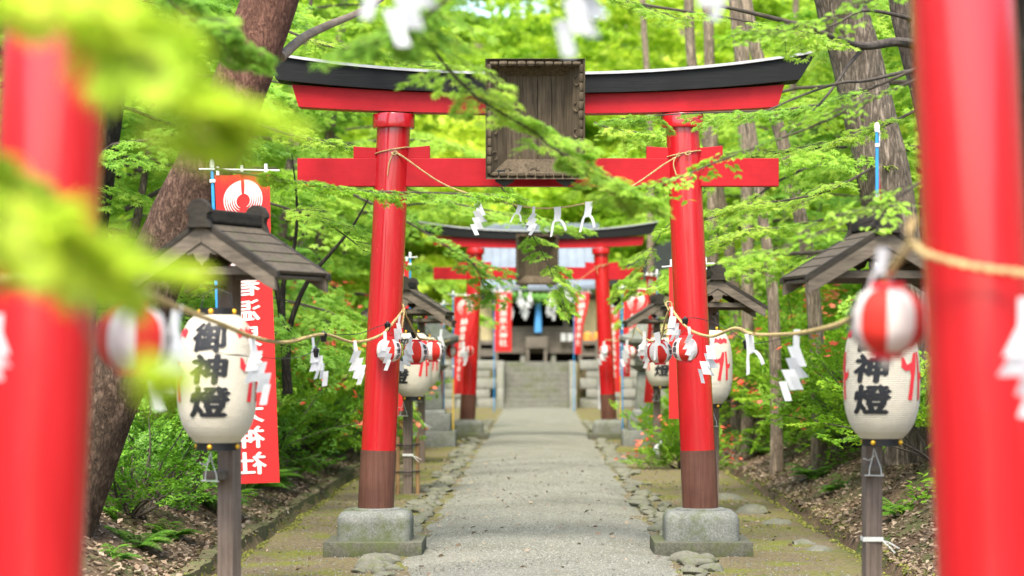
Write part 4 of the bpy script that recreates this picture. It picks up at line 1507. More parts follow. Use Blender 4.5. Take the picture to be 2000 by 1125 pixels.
MB().box((0, -0.02, 2.28), (4.1, 0.14, 0.16)).build('tie_beam', 'hall_timber', hall, bevel=0.01)
MB().box((0, 1.2, 2.80), (3.7, 2.6, 0.05))
MB().box((0, 0.5, 0.2), (4.5, 0.1, 0.46)).build('underfloor_shade', 'hall_dark', hall)  # added near-black board standing in for the shade under the floor
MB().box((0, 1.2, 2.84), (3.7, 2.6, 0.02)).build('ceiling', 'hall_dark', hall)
# roof: two curved slopes with a ridge along X
prof = [(-1.15, 2.96), (-0.6, 3.20), (0.0, 3.56), (0.7, 4.1), (1.3, 4.62), (1.6, 4.92)]
mb = MB()
xs_ = [-1.95 - 0.0, -1.3, -0.65, 0, 0.65, 1.3, 1.95]
vs_ = []
for x in xs_:
    up = 0.06 * (abs(x) / 1.95) ** 3
    for y, z in prof:
        vs_.append((x, y, z + up))
    for y, z in reversed(prof[:-1]):
        vs_.append((x, 3.2 - y, z + up))
n_ = 2 * len(prof) - 1
m2 = len(vs_)
vs_ += [(x, y, z - 0.12) for x, y, z in vs_]
fs = []
for i_ in range(len(xs_) - 1):
    for j_ in range(n_ - 1):
        a = i_ * n_ + j_
        fs.append((a, a + 1, a + n_ + 1, a + n_))
        fs.append((m2 + a, m2 + a + n_, m2 + a + n_ + 1, m2 + a + 1))
for i_ in range(len(xs_) - 1):
    for j_ in (0, n_ - 1):
        a = i_ * n_ + j_
        fs.append((a, a + n_, m2 + a + n_, m2 + a))
for i_ in (0, len(xs_) - 1):
    for j_ in range(n_ - 1):
        a = i_ * n_ + j_
        fs.append((a, a + 1, m2 + a + 1, m2 + a))
mb.add(vs_, fs)
rf = mb.build('roof', 'roof_copper', hall, True)
rf.location.z = -0.35
for k in range(14):
    x = -1.82 + 0.28 * k
    mb = MB()
    mb.tube([(x, y, z + 0.06 * (abs(x) / 1.95) ** 3 + 0.01) for y, z in prof], 0.022, 6)
    mb.build('seam', 'roof_copper', rf, True)
MB().box((0, 1.6, 5.02), (4.1, 0.34, 0.26)).build('ridge', 'roof_copper', rf, bevel=0.04)
for y, z, sx in ((-1.02, 2.86, 3.8),):
    MB().box((0, y, z), (sx, 0.1, 0.12)).build('fascia', 'wreath_green', rf)
for k in range(15):
    x = -1.75 + 0.25 * k
    MB().box((x, -0.55, 2.985), (0.07, 1.1, 0.09), Matrix.Rotation(R(22), 3, 'X')).build('rafter', 'hall_timber', rf)
# offering box with slatted top
ob = thing('offering_box', 'wooden offering box before the dark hall entrance', 'box', (-0.05, 79.35, 1.46))
MB().box((0, 0, 0.62), (0.72, 0.4, 0.36)).build('box_body', 'hall_timber', ob, bevel=0.01)
for k in range(6):
    MB().box((-0.27 + 0.108 * k, 0, 0.815), (0.06, 0.38, 0.03)).build('slat', 'hall_timber', ob)
for s in (-1, 1):
    MB().box((s * 0.29, 0, 0.2), (0.1, 0.36, 0.48)).build('leg', 'hall_timber', ob)
br = MB()
br.tube([(0.0, 79.3, 3.75), (0.0, 79.3, 3.6), (0.01, 79.3, 3.1), (0.0, 79.3, 2.7), (0.0, 79.3, 2.42)], [0.05, 0.085, 0.10, 0.125, 0.13], 12)
tag(br.build('bell_rope', 'bell_cloth', None, True), 'bright blue cloth bell rope hanging at the hall entrance', 'bell rope')
bell = MB().lathe([(0.02, 0.2), (0.1, 0.18), (0.15, 0.1), (0.15, 0.0), (0.11, -0.06), (0.03, -0.08)], 20, centre=(0, 79.3, 3.8)).build('bell', 'brass_stud', None, True)
tag(bell, 'round bell above the blue cloth rope', 'bell')
# leafy straw garland with papers under the eave
g = thing('garland', 'thick green garland with white papers across the hall entrance', 'garland', (0, 79.05, 0))
mb = MB()
gp = spline([(-1.35, 0, 3.85), (-0.7, 0, 3.66), (0.0, 0, 3.58), (0.7, 0, 3.62), (1.2, 0, 3.8)], 0.05)
V_, F_ = [], []
mb.tube(gp, [0.16 + 0.03 * math.sin(k * 1.7) for k in range(len(gp))], 9)
for k in range(260):
    q = random.choice(gp)
    d_ = Vector((random.gauss(0, 1), random.gauss(0, 1), random.gauss(0, 1))).normalized()
    a = q + d_ * 0.14
    b = a + d_ * 0.13 + Vector((0, 0, -0.05))
    c_ = a + d_.cross(Vector((0.3, 0.5, 1))).normalized() * 0.06
    mb.add([a, b, c_], [(0, 1, 2)])
mb.build('leafy_strand', 'wreath_green', g)
for i_, x in enumerate((-1.25, -0.95, -0.6, -0.25, 0.42, 0.9, 1.12)):
    q = min(gp, key=lambda v: abs(v.x - x))
    o = bpy.data.objects.new('paper', SH[i_ % 5])
    o.location = (q.x, -0.2, q.z + 0.12)
    o.scale = (2.1, 2.1, 1.7)
    link(o, g)
for i_, x in enumerate((-0.98, -0.48, 0.36)):
    o = bpy.data.objects.new('paper', SH[(i_ * 2) % 5])
    o.location = (x, -0.05, 3.48)
    o.scale = (2.4, 2.4, 1.9)
    link(o, g)
for k, x in enumerate((0.83, 1.05)):
    o = MB().box((x, 79.42, 2.26), (0.17, 0.02, 0.26)).build('notice', 'white_paper', None)
    tag(o, 'white paper notice on the hall front, %s of the pair' % ('nearer the offering box' if k == 0 else 'nearer the banner'), 'notice', 'white notices on the hall')
for k, x in enumerate((1.62, 1.95)):
    lt = MB().lathe([(0.07, 0.42), (0.14, 0.37), (0.15, 0.2), (0.14, 0.05), (0.07, 0.0)], 16, centre=(x, 79.3, 2.0)).build('orange_lantern', 'orange_print', None, True)
    tag(lt, 'orange paper lantern right of the hall entrance, %s of two' % ('inner' if k == 0 else 'outer'), 'lantern', 'orange lanterns at the hall')
for s in (-1, 1):
    fc = thing('wooden_fence', 'grey wooden fence on the terrace on the %s side of the stairs' % ('pine' if s < 0 else 'cedar'), 'fence', (s * 1.35, 77.6, 1.42))
    for k in range(7):
        MB().box((s * 0.55 * k, 0, 0.36), (0.12, 0.12, 0.86)).build('post', 'hall_timber', fc)
    for z in (0.28, 0.66):
        MB().box((s * 1.65, -0.0, z), (3.3, 0.07, 0.13)).build('rail', 'hall_timber', fc)
# dark side building
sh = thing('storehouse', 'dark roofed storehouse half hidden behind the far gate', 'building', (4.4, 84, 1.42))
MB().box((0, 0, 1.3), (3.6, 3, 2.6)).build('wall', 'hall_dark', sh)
MB().prism([(-2.3, 2.6), (2.3, 2.6), (2.3, 2.75), (0, 4.2), (-2.3, 2.75)], -2, 2).build('roof', 'dark_metal', sh)
for x in (-0.9, 0.0, 0.9):
    MB().box((x, -1.52, 1.4), (0.7, 0.05, 1.7)).build('panel', 'cream_wall', sh)
pole = MB().tube([(1.93, 75, 0), (1.93, 75, 5.2)], 0.06, 10).build('metal_pole', 'cap_metal', None, True)
tag(pole, 'plain grey metal pole beside the hall roof', 'pole')

# ------------------------------------------------------------------ leaves
def palmate(angles, lens, notch, width=0.16):
    """a lobed leaf in the XY plane, stalk at the origin, tip along +Y"""
    V, Fc = [(0, 0, 0)], []
    order = sorted(range(len(angles)), key=lambda k: angles[k])
    for k in order:
        a, L = R(angles[k]), lens[k]
        tip = (math.sin(a) * L, math.cos(a) * L, -0.16 * L * L)
        wl = []
        for sg in (-1, 1):
            b = a + sg * notch / max(L, .4)
            wl.append((math.sin(b) * L * 0.5, math.cos(b) * L * 0.5, 0.02 - 0.03 * L))
        k0 = len(V)
        V += [wl[0], tip, wl[1]]
        Fc += [(0, k0, k0 + 1), (0, k0 + 1, k0 + 2)]
    return np.array(V, float), np.array(Fc)


MAPLE7 = palmate([0, 36, -36, 76, -76, 124, -124], [1, .93, .93, .74, .74, .42, .42], 0.21)
MAPLE5 = palmate([0, 42, -42, 92, -92], [1, .9, .9, .62, .62], 0.26)
MAPLE3 = (np.array([(0, -.15, 0), (-.95, .25, -.12), (-.3, .42, 0), (-.6, .85, -.1), (0, .55, 0.02), (0, 1.0, -.15), (.3, .42, 0), (.6, .85, -.1), (.95, .25, -.12)], float), np.array([(0, 2, 1), (0, 4, 3), (0, 6, 5), (0, 8, 7), (0, 5, 4)]))
OVAL = (np.array([(0, 0, 0), (-.27, .38, .05), (-.20, .74, .03), (0, 1.05, -.08), (.20, .74, .03), (.27, .38, .05), (0, .5, -.02)], float), np.array([(0, 6, 1), (1, 6, 2), (2, 6, 3), (3, 6, 4), (4, 6, 5), (5, 6, 0)]))
DIAM = (np.array([(0, 0, 0), (-.36, .5, .06), (0, 1.0, -.06), (.36, .5, .06)], float), np.array([(0, 1, 2), (0, 2, 3)]))


def frames_dir(direction, normal):
    """rotation matrices whose Y is the leaf direction and Z near the normal"""
    y = direction / np.linalg.norm(direction, axis=1, keepdims=True)
    x = np.cross(y, normal)
    x /= np.linalg.norm(x, axis=1, keepdims=True) + 1e-9
    z = np.cross(x, y)
    return np.stack([x, y, z], -1)


class Leaves:
    def __init__(self):
        self.p, self.r, self.s, self.t = [], [], [], []

    def add(self, p, r, s, t):
        self.p.append(p); self.r.append(r); self.s.append(s); self.t.append(t)

    def build(self, name, tmpl, mat, parent=None):
        return scatter(name, tmpl[0], tmpl[1], np.concatenate(self.p), np.concatenate(self.r), np.concatenate(self.s), np.concatenate(self.t), mat, parent)


def spray_template(seed, L=0.62, broad=False):
    """one flat leafy spray along +Y: leaf positions, directions, plus its twigs"""
    rs = np.random.default_rng(seed)
    pos, dirs, twigs = [], [], []
    main = [(0.0, 0.0, 0.0)]
    n = 9
    for k in range(1, n + 1):
        f = k / n
        main.append((0.05 * math.sin(f * 4 + seed), L * f, -0.10 * f * f * L))
    twigs.append((main, 0.004))
    for k in range(1, n + 1):
        base = np.array(main[k])
        f = k / n
        for sg in (-1, 1):
            if rs.random() < 0.12:
                continue
            ln = L * (0.52 * (1 - f) + 0.10) * rs.uniform(0.7, 1.2)
            a = R(rs.uniform(38, 62)) * sg
            d = np.array([math.sin(a), math.cos(a), rs.uniform(-.2, .06)])
            m = max(1, int(ln / (0.065 if not broad else 0.08)))
            tw = [tuple(base)]
            for j in range(1, m + 1):
                q = base + d * ln * j / m + np.array([0, 0, -0.12 * (j / m) ** 2 * ln])
                tw.append(tuple(q))
                for s2 in (-1, 1):
                    b = a + s2 * R(rs.uniform(25, 70))
                    pos.append(q + rs.normal(0, .012, 3))
                    dirs.append((math.sin(b), math.cos(b), rs.uniform(-.45, .05)))
                if j == m:
                    pos.append(q)
                    dirs.append((d[0], d[1], -0.2))
            twigs.append((tw, 0.0022))
    pos.append(np.array(main[-1]))
    dirs.append((0, 1, -.2))
    pos, dirs = np.array(pos), np.array(dirs)
    nrm = np.tile(np.array([0, 0, 1.0]), (len(pos), 1)) + rs.normal(0, 0.28, (len(pos), 3))
    return pos, frames_dir(dirs, nrm), twigs


SPRAYS = [spray_template(k) for k in range(7)]
BSPRAYS = [spray_template(20 + k, 0.6, True) for k in range(5)]


def basis(direction, up=(0, 0, 1), roll=0.0):
    y = Vector(direction).normalized()
    x = y.cross(Vector(up))
    if x.length < 1e-3:
        x = Vector((1, 0, 0))
    x.normalize()
    z = x.cross(y)
    m = Matrix((x, y, z)).transposed()
    return m @ Matrix.Rotation(roll, 3, 'Y')


def put_spray(lv, k, p, direction, scale, leaf, tint, roll=0.0, twigs=None, lib=SPRAYS, keep=1.0):
    pos, rot, tw = lib[k % len(lib)]
    M = np.array(basis(direction, roll=roll))
    n = len(pos)
    sel = RNG.random(n) < keep
    m = int(sel.sum())
    if m:
        lv.add((pos[sel] * scale) @ M.T + np.array(p), M[None] @ rot[sel], leaf * RNG.uniform(0.65, 1.2, m), np.clip(tint + RNG.normal(0, .16, m), 0, 1))
    if twigs is not None:
        for line, r in tw:
            pts = [Vector(M @ (np.array(q) * scale) + np.array(p)) for q in line]
            twigs.tube(pts, [max(0.0012, r * scale * (1 - .6 * i_ / len(pts))) for i_ in range(len(pts))], 4, caps=False)


def limb_path(p0, d0, L, rs, droop=0.12, wig=0.12, n=8):
    pts = [Vector(p0)]
    d = Vector(d0).normalized()
    for k in range(n):
        d = (d + Vector((rs.gauss(0, wig), rs.gauss(0, wig), rs.gauss(0, wig * .6) - droop / n))).normalized()
        pts.append(pts[-1] + d * L / n)
    return pts


# ------------------------------------------------------------------ maple tree crowns (a few kinds, shared)
def maple_crown(seed, height=8.0, spread=3.0, z0=1.2, n_limb=16, leaf=0.075, tint0=0.5, tmpl=MAPLE5, lib=SPRAYS, scale=1.25, dens=1.0):
    """returns (limbs mesh, leaves mesh): layered, roughly horizontal sprays about a forked trunk at the origin"""
    rs = random.Random(seed)
    lim, lv = MB(), Leaves()
    k = 0
    for i_ in range(n_limb):
        f = (i_ + rs.random()) / n_limb
        z = z0 + (height - z0) * f * 0.92
        az = i_ * 2.399 + rs.uniform(-.5, .5)
        L = spread * (1.1 - 0.75 * f ** 1.6) * rs.uniform(0.75, 1.2)
        d = (math.cos(az), math.sin(az), rs.uniform(0.05, 0.42))
        pts = limb_path((0.05 * math.cos(az), 0.05 * math.sin(az), z - 0.25), d, L, rs, droop=0.45)
        r0 = 0.045 * (1.1 - .7 * f)
        lim.tube(pts, [r0 * (1 - .85 * q / 8) + 0.004 for q in range(9)], 6)
        for q in range(2, 9):
            for sg in (-1, 1):
                if rs.random() > dens:
                    continue
                t_ = (pts[q] - pts[q - 1]).normalized()
                out = Matrix.Rotation(sg * rs.uniform(.4, 1.1), 3, 'Z') @ t_
                out.z = out.z * .4 - rs.uniform(.05, .3)
                sub = pts[q] + out * rs.uniform(0, .35)
                if sub != pts[q]:
                    lim.tube([pts[q], sub], [0.008, 0.005], 4, caps=False)
                put_spray(lv, k, sub + Vector((0, 0, rs.uniform(-.12, .12))), out, scale * rs.uniform(.75, 1.2), leaf, tint0 + rs.gauss(0, .13) + 0.16 * (f - .5), rs.uniform(-.35, .35), lib=lib)
                k += 1
        put_spray(lv, k, pts[-1], pts[-1] - pts[-2], scale, leaf, tint0 + rs.gauss(0, .13), lib=lib)
        k += 1
    return lim, lv


CROWNS = []
for sd_, hh, sp, z0, nl, tn, mat in ((1, 8.5, 3.2, 1.3, 22, .5, 'maple_leaf_mid'), (2, 7.0, 2.7, 0.9, 20, .55, 'maple_leaf_bright'), (3, 9.5, 3.4, 2.2, 22, .55, 'maple_leaf_bright'), (4, 6.0, 2.4, 0.6, 18, .45, 'maple_leaf_mid')):
    lim, lv = maple_crown(sd_, hh, sp, z0, nl, 0.082, tn)
    lo = lim.build('limbs', 'limb_bark', None, True)
    co = lv.build('crown', MAPLE5, mat)
    tr = MB()
    rs = random.Random(sd_ * 11)
    pts = limb_path((0, 0, -0.3), (rs.uniform(-.1, .1), rs.uniform(-.1, .1), 1), hh * 0.9, rs, droop=0, wig=.07, n=10)
    tr.tube([(p_.x * .6, p_.y * .6, p_.z) for p_ in pts], [0.11 * (1 - .9 * q / 10) + .006 for q in range(11)], 10)
    to = tr.build('trunk', 'grey_bark', None, True)
    CROWNS.append((to.data, lo.data, co.data))
    for o in (to, lo, co):
        bpy.data.objects.remove(o)


def maple_tree(kind, x, y, rz, s, label, group='maple trees in the wood'):
    t = thing('maple_tree', label, 'tree', (x, y, float(gz(x, y))), rz, group)
    t.scale = (s, s, s)
    tr, li, cr = CROWNS[kind]
    a = link(bpy.data.objects.new('trunk', tr), t)
    link(bpy.data.objects.new('limbs', li), a)
    link(bpy.data.objects.new('crown', cr), t)
    return t


maples = [
    (0, -4.9, 24.8, 0.3, 0.80, 'maple tree filling the space between the leaning pine and the middle gate'),
    (1, -5.0, 29.0, 1.9, 0.85, 'bright maple whose branches reach behind the pine side gate pillar'),
    (2, -6.6, 27.5, 2.7, 0.95, 'tall maple behind the leaning pine trunk'),
    (3, -5.8, 32.5, 4.0, 1.0, 'bushy maple deep behind the red banner'),
    (1, -4.9, 36.0, 5.2, 0.95, 'maple spreading above the staked lantern post'),
    (0, -6.2, 39.0, 0.9, 1.05, 'maple far behind the dark shrub trunks'),
    (2, -4.8, 45.0, 1.4, 1.05, 'maple whose crown hangs over the pine end of the far gate'),
    (0, -7.8, 47.0, 2.2, 1.1, 'distant maple deepest on the pine side'),
    (1, -4.6, 57.0, 3.1, 1.1, 'maple beside the stairs on the pine side'),
    (2, 4.7, 29.0, 0.5, 0.85, 'maple crown behind the cedar end of the black rail'),
    (1, 7.6, 35.0, 2.0, 0.9, 'light green maple behind the thin pale trunks'),
    (0, 7.2, 39.5, 4.4, 0.95, 'maple whose branch tips hang beside the cedar side pillar'),
    (2, 7.0, 42.0, 5.0, 1.05, 'maple farther back among the thin trunks'),
    (1, 5.2, 54.0, 0.2, 1.05, 'maple beside the far gate on the cedar side'),
    (0, 9.0, 50.0, 1.0, 1.1, 'distant maple deepest on the cedar side'),
    (2, 5.6, 66.0, 2.6, 1.0, 'maple near the storehouse'),
]
for m in maples:
    maple_tree(*m)


# ------------------------------------------------------------------ big trunks
def big_trunk(name, label, pts, rads, bark, limbs=(), needles=True, rough=0.03, seed=0):
    base = Vector(pts[0])
    t = thing(name, label, 'tree', base)
    sp = spline([Vector(p) - base for p in pts], 0.09)
    n = len(sp)
    m = 44
    rr = np.interp(np.linspace(0, 1, n), np.linspace(0, 1, len(rads)), rads)
    mb = MB()
    mb.tube(sp, list(rr), m)
    for i_, v in enumerate(mb.v):
        c = sp[i_ // m]
        d = Vector(v) - c
        q = Vector(v)
        k_ = 1 + rough * 2 * noise.noise(q * 1.6 + Vector((seed, 0, 0))) + rough * 1.2 * noise.noise(Vector((q.x * 14, q.y * 14, q.z * 4.0 + seed)))
        mb.v[i_] = tuple(c + d * k_)
    tr = mb.build('trunk', bark, t, True)
    for lp, r0, r1, bm_ in limbs:
        ls = spline([Vector(p) - base for p in lp], 0.12)
        MB().tube(ls, [r0 + (r1 - r0) * q / (len(ls) - 1) for q in range(len(ls))], 9).build('limb', bm_, tr, True)
    if needles:
        # crown high above the picture: whorls of needle tufts on short limbs
        rs = random.Random(seed + 5)
        top = sp[-1]
        P_, D_ = [], []
        lm = MB()
        for k in range(11):
            az = k * 2.4
            d0 = (math.cos(az), math.sin(az), rs.uniform(.1, .6))
            st_ = sp[max(0, n - 1 - int(rs.random() * n * .22))]
            pl = limb_path(st_, d0, rs.uniform(1.6, 2.8), rs, droop=.1)
            lm.tube(pl, [0.05 * (1 - .8 * q / 8) + .005 for q in range(9)], 6)
            for q in range(3, 9):
                for z_ in range(4):
                    c = pl[q] + Vector((rs.gauss(0, .25), rs.gauss(0, .25), rs.gauss(.05, .12)))
                    for w in range(12):
                        P_.append(tuple(c))
                        D_.append((rs.gauss(0, 1), rs.gauss(0, 1), rs.gauss(.4, .8)))
        lm.build('crown_limbs', bark, t, True)
        P_, D_ = np.array(P_), np.array(D_)
        T = (np.array([(-.03, 0, 0), (.03, 0, 0), (0, 1, 0)], float), np.array([(0, 1, 2)]))
        scatter('crown', T[0], T[1], P_, frames_dir(D_, RNG.normal(0, 1, P_.shape)), RNG.uniform(.12, .2, len(P_)), RNG.random(len(P_)), 'pine_needle', t)
    return t


D1 = 19.6
big_trunk('pine_tree', 'big leaning pine trunk with reddish upper bark beside the roofed post',
          [P(95, 1080, D1), P(140, 960, D1), P(212, 770, D1), P(285, 580, D1 + .05), P(348, 427, D1 + .1), P(442, 235, D1 + .1), P(520, 20, D1 + .2), P(590, -180, D1 + .3), P(700, -520, D1 + .4), P(800, -900, D1 + .5)],
          [.30, .27, .25, .235, .23, .225, .22, .20, .17, .10], 'pine_bark',
          limbs=[([P(548, 112, D1 + .3), P(590, 75, D1 + .7), P(640, 50, D1 + 1.1), P(705, 22, D1 + 1.5), P(790, -30, D1 + 1.9)], .045, .02, 'pale_limb_bark')], seed=1)
D2 = 26.0
big_trunk('cedar_tree', 'thick furrowed cedar trunk behind the roofed post on the cedar side',
          [P(1790, 900, D2), P(1764, 700, D2), P(1752, 540, D2), P(1736, 400, D2), P(1700, 230, D2), P(1668, 100, D2), P(1640, 0, D2), P(1590, -250, D2), P(1560, -600, D2)],
          [.36, .31, .295, .285, .28, .27, .27, .25, .16], 'cedar_bark', seed=2)
D3 = 20.5
big_trunk('cedar_tree', 'grey trunk at the top beside the near red pillar',
          [P(1905, 900, D3), P(1880, 700, D3), P(1850, 400, D3), P(1815, 200, D3), P(1790, 100, D3), P(1768, 0, D3), P(1745, -200, D3), P(1730, -600, D3)],
          [.17, .16, .15, .14, .14, .135, .12, .08], 'grey_bark', seed=3,
          limbs=[([P(1800, 90, D3 - .1), P(1752, 82, D3 - .6), P(1690, 90, D3 - 1.2), P(1640, 78, D3 - 1.7), P(1570, 52, D3 - 2.1), P(1480, 28, D3 - 2.4), P(1390, 8, D3 - 2.6)], .045, .012, 'limb_bark'),
                 ([P(1790, 40, D3), P(1730, 25, D3 - .6), P(1680, 22, D3 - 1.0), P(1625, 50, D3 - 1.4), P(1560, 62, D3 - 1.6)], .02, .006, 'limb_bark'),
                 ([P(1830, 130, D3), P(1760, 142, D3 - .9), P(1690, 158, D3 - 1.6), P(1640, 162, D3 - 2.0), P(1570, 185, D3 - 2.5), P(1500, 215, D3 - 3)], .02, .006, 'limb_bark'),
                 ([P(1690, 90, D3 - 1.2), P(1655, 130, D3 - 1.5), P(1632, 165, D3 - 1.8), P(1590, 215, D3 - 2.3), P(1530, 270, D3 - 2.8)], .016, .004, 'limb_bark')])
D4 = 11.6
big_trunk('dark_tree', 'dark trunk at the picture edge beyond the near red pillar',
          [P(2105, 1000, D4), P(2090, 700, D4), P(2078, 400, D4), P(2062, 0, D4), P(2050, -500, D4), P(2040, -1500, D4)], [.30, .27, .26, .25, .23, .15], 'dark_bark', seed=4)
D5 = 24.5
big_trunk('dark_tree', 'dark slim trunk between near pillar and leaning pine',
          [P(150, 760, D5), P(170, 560, D5), P(205, 330, D5), P(230, 150, D5), P(250, 0, D5), P(280, -400, D5)], [.13, .12, .11, .10, .09, .04], 'dark_bark', needles=False, seed=5)
thin = [
    ([(1404, 375), (1418, 450), (1432, 540), (1436, 640), (1440, 760)], 46, .105, 'thin pale trunk nearest the middle gate pillar on the cedar side'),
    ([(1478, 330), (1490, 430), (1507, 549), (1515, 718), (1517, 830)], 34, .075, 'thin grey trunk standing behind the lone zigzag paper'),
    ([(1540, 320), (1558, 400), (1583, 532), (1596, 684), (1600, 760)], 32, .088, 'thin trunk with a torn reddish strip beside the roofed post'),
    ([(1450, 300), (1456, 440), (1462, 560), (1464, 700)], 52, .07, 'faint thin trunk deep in the cedar side wood'),
    ([(1380, -40), (1384, 60), (1386, 130), (1392, 300)], 44, .10, 'pale trunk rising above the cedar side of the black rail'),
    ([(1252, -60), (1258, 60), (1262, 120), (1270, 300)], 60, .08, 'slim pale trunk above the plaque side of the rail'),
    ([(1447, -50), (1452, 40), (1455, 130), (1460, 300)], 40, .09, 'pale trunk above the rail end near the thick cedar'),
    ([(1540, 360), (1534, 480), (1536, 600), (1540, 690)], 60, .09, 'distant upright trunk between the two thin grey trunks'),
    ([(640, 300), (628, 420), (622, 560), (618, 700)], 48, .10, 'distant pale trunk left of the middle gate pillar'),
    ([(585, 400), (592, 520), (588, 640), (590, 720)], 55, .11, 'distant trunk beside the red crest banner'),
]
for pts, d, r, lab in thin:
    pp = [P(a, b, d) for a, b in pts]
    pp = list(reversed(pp)) if pp[0].z > pp[-1].z else pp
    g0 = float(gz(pp[0].x, d)) - 0.2
    b0_ = pp[0].copy()
    b0_.z = min(g0, b0_.z - .3)
    up_ = pp[-1] + (pp[-1] - pp[-2]).normalized() * 3.0
    up2 = up_ + Vector((0.1, 0, 5))
    big_trunk('slim_tree', lab, [b0_] + pp + [up_, up2], [r * 1.25, r * 1.1, r, r * .95, r * .9, r * .8, r * .4], 'slim_bark', needles=True, seed=int(r * 1000) + int(pts[0][0]))
# dark many-stemmed shrub tree behind the ropes
t = thing('shrub_tree', 'dark tree forking low into several stems beside the red crest banner', 'tree', P(562, 760, 28))
b_ = Vector(t.location)
for k, pl in enumerate(([(562, 770), (556, 680), (548, 600), (535, 540), (522, 500), (500, 420), (470, 300)], [(560, 720), (566, 640), (590, 570), (615, 530), (650, 490), (690, 440), (740, 350)], [(556, 690), (552, 600), (556, 540), (575, 480), (580, 400), (570, 300)])):
    s_ = spline([P(a, b, 28 + k * .15) - b_ for a, b in pl], .1)
    MB().tube(s_, [0.06 * (1 - .9 * q / len(s_)) * (1 if k == 0 else .7) for q in range(len(s_))], 9).build('stem', 'dark_bark', t, True)

# ------------------------------------------------------------------ single branches in front
def branch(name, label, pts, leaf, tint, mat, tmpl, lib, every, scale, r0=0.01, keep=1.0, ends=True, plane=0.0, droop=.25, seed=1, side=(.4, 1.0), lk=.6, rv=.3):
    rs = random.Random(seed)
    base = Vector(pts[0])
    t = thing(name, label, 'branch', base)
    sp = spline([Vector(p) - base for p in pts], every)
    tw, lv = MB(), Leaves()
    tw.tube(sp, [r0 * (1 - .8 * q / len(sp)) + .0015 for q in range(len(sp))], 6)
    k = seed
    for i_ in range(1, len(sp)):
        for sg in (-1, 1):
            if rs.random() > keep:
                continue
            d = (sp[i_] - sp[i_ - 1]).normalized()
            out = Matrix.Rotation(sg * rs.uniform(*side), 3, 'Z') @ d
            out.z = out.z * .12 - rs.uniform(0, droop)
            out.normalize()
            put_spray(lv, k, sp[i_], out, scale * rs.uniform(.7, 1.2), leaf, tint + rs.gauss(0, .12), rs.uniform(-rv, rv) + plane, twigs=tw, lib=lib, keep=lk)
            k += 1
    if ends:
        e_ = sp[-1] - sp[-2]
        e_.z *= .3
        put_spray(lv, k, sp[-1], e_, scale, leaf, tint, plane, twigs=tw, lib=lib)
    tw.build('twigs', 'limb_bark', t, True)
    lv.build('leaves', tmpl, mat, t)
    return t


# sprays across the middle gate
branch('maple_branch', 'maple branch drooping across the plaque of the middle gate', [P(640, -160, 12.2), P(760, -30, 12.5), P(840, 90, 12.8), P(930, 190, 13.0), P(1040, 255, 13.1), P(1130, 330, 13.2), P(1190, 375, 13.3)], .052, .6, 'maple_leaf_bright', MAPLE7, SPRAYS, .13, .60, .012, seed=3, keep=.9, lk=.72)
branch('maple_branch', 'level leafy twig crossing the pine side pillar of the middle gate', [P(420, 330, 17.0), P(560, 352, 17.2), P(700, 372, 17.4), P(830, 376, 17.6), P(940, 378, 17.8)], .055, .35, 'broad_leaf', MAPLE5, SPRAYS, .26, .62, .009, seed=7, keep=.7, droop=.06, side=(.3, .9), lk=.55)
branch('maple_branch', 'maple branch hanging in the gate opening below the row of papers', [P(955, 330, 26.4), P(1010, 410, 26.6), P(1040, 460, 26.8), P(1070, 515, 27.0), P(1085, 560, 27.0)], .062, .55, 'maple_leaf_bright', MAPLE7, SPRAYS, .14, .62, .008, seed=11, droop=.3, keep=.6, lk=.55)
branch('maple_branch', 'maple spray hanging beside the cedar side pillar above the far banners', [P(1420, 330, 30.0), P(1350, 400, 30.0), P(1295, 450, 30.0), P(1262, 510, 30.0), P(1250, 545, 30.0)], .068, .6, 'maple_leaf_bright', MAPLE7, SPRAYS, .2, .75, .008, seed=13, keep=.7, lk=.6)
branch('maple_branch', 'broad maple boughs over the pine end of the far gate', [P(690, 380, 33.0), P(790, 430, 33.2), P(870, 480, 33.4), P(925, 515, 33.6), P(945, 560, 33.8)], .07, .42, 'maple_leaf_mid', MAPLE5, SPRAYS, .24, .95, .02, seed=17, keep=.8, lk=.7)
branch('maple_branch', 'second maple bough behind the papers above the far gate', [P(700, 300, 35), P(800, 370, 35), P(900, 400, 35), P(1000, 420, 35.2), P(1080, 440, 35.4)], .07, .5, 'maple_leaf_bright', MAPLE5, SPRAYS, .26, .95, .02, seed=19, keep=.7, lk=.7)
branch('maple_branch', 'feathery maple branch before the cedar end of the black rail', [P(1800, 130, 19.0), P(1660, 188, 19.2), P(1550, 212, 19.4), P(1440, 218, 19.5), P(1330, 222, 19.6), P(1262, 228, 19.7)], .045, .45, 'maple_leaf_mid', MAPLE7, SPRAYS, .2, .62, .012, seed=23, keep=.75, lk=.7)
branch('leafy_branch', 'round leaved branch crossing the cedar end of the gate beams', [P(1800, 150, 14.8), P(1690, 200, 14.8), P(1580, 250, 14.9), P(1470, 290, 15.0), P(1390, 320, 15.0), P(1330, 345, 15.0)], .055, .55, 'broad_leaf', OVAL, BSPRAYS, .26, .62, .008, seed=29, keep=.5, lk=.45)
branch('leafy_branch', 'round leaved branch over the cedar side roofed post', [P(1840, 330, 13.6), P(1760, 380, 13.5), P(1690, 420, 13.4), P(1610, 450, 13.3), P(1540, 480, 13.2)], .058, .6, 'broad_leaf', OVAL, BSPRAYS, .22, .6, .008, seed=31, keep=.6, lk=.45)
branch('leafy_branch', 'leafy twigs near the top beside the near red pillar', [P(1790, -60, 14.0), P(1720, -10, 14.0), P(1650, 25, 14.0), P(1590, 50, 14.1), P(1530, 55, 14.2)], .055, .5, 'broad_leaf', OVAL, BSPRAYS, .26, .6, .008, seed=37, keep=.5, lk=.4)
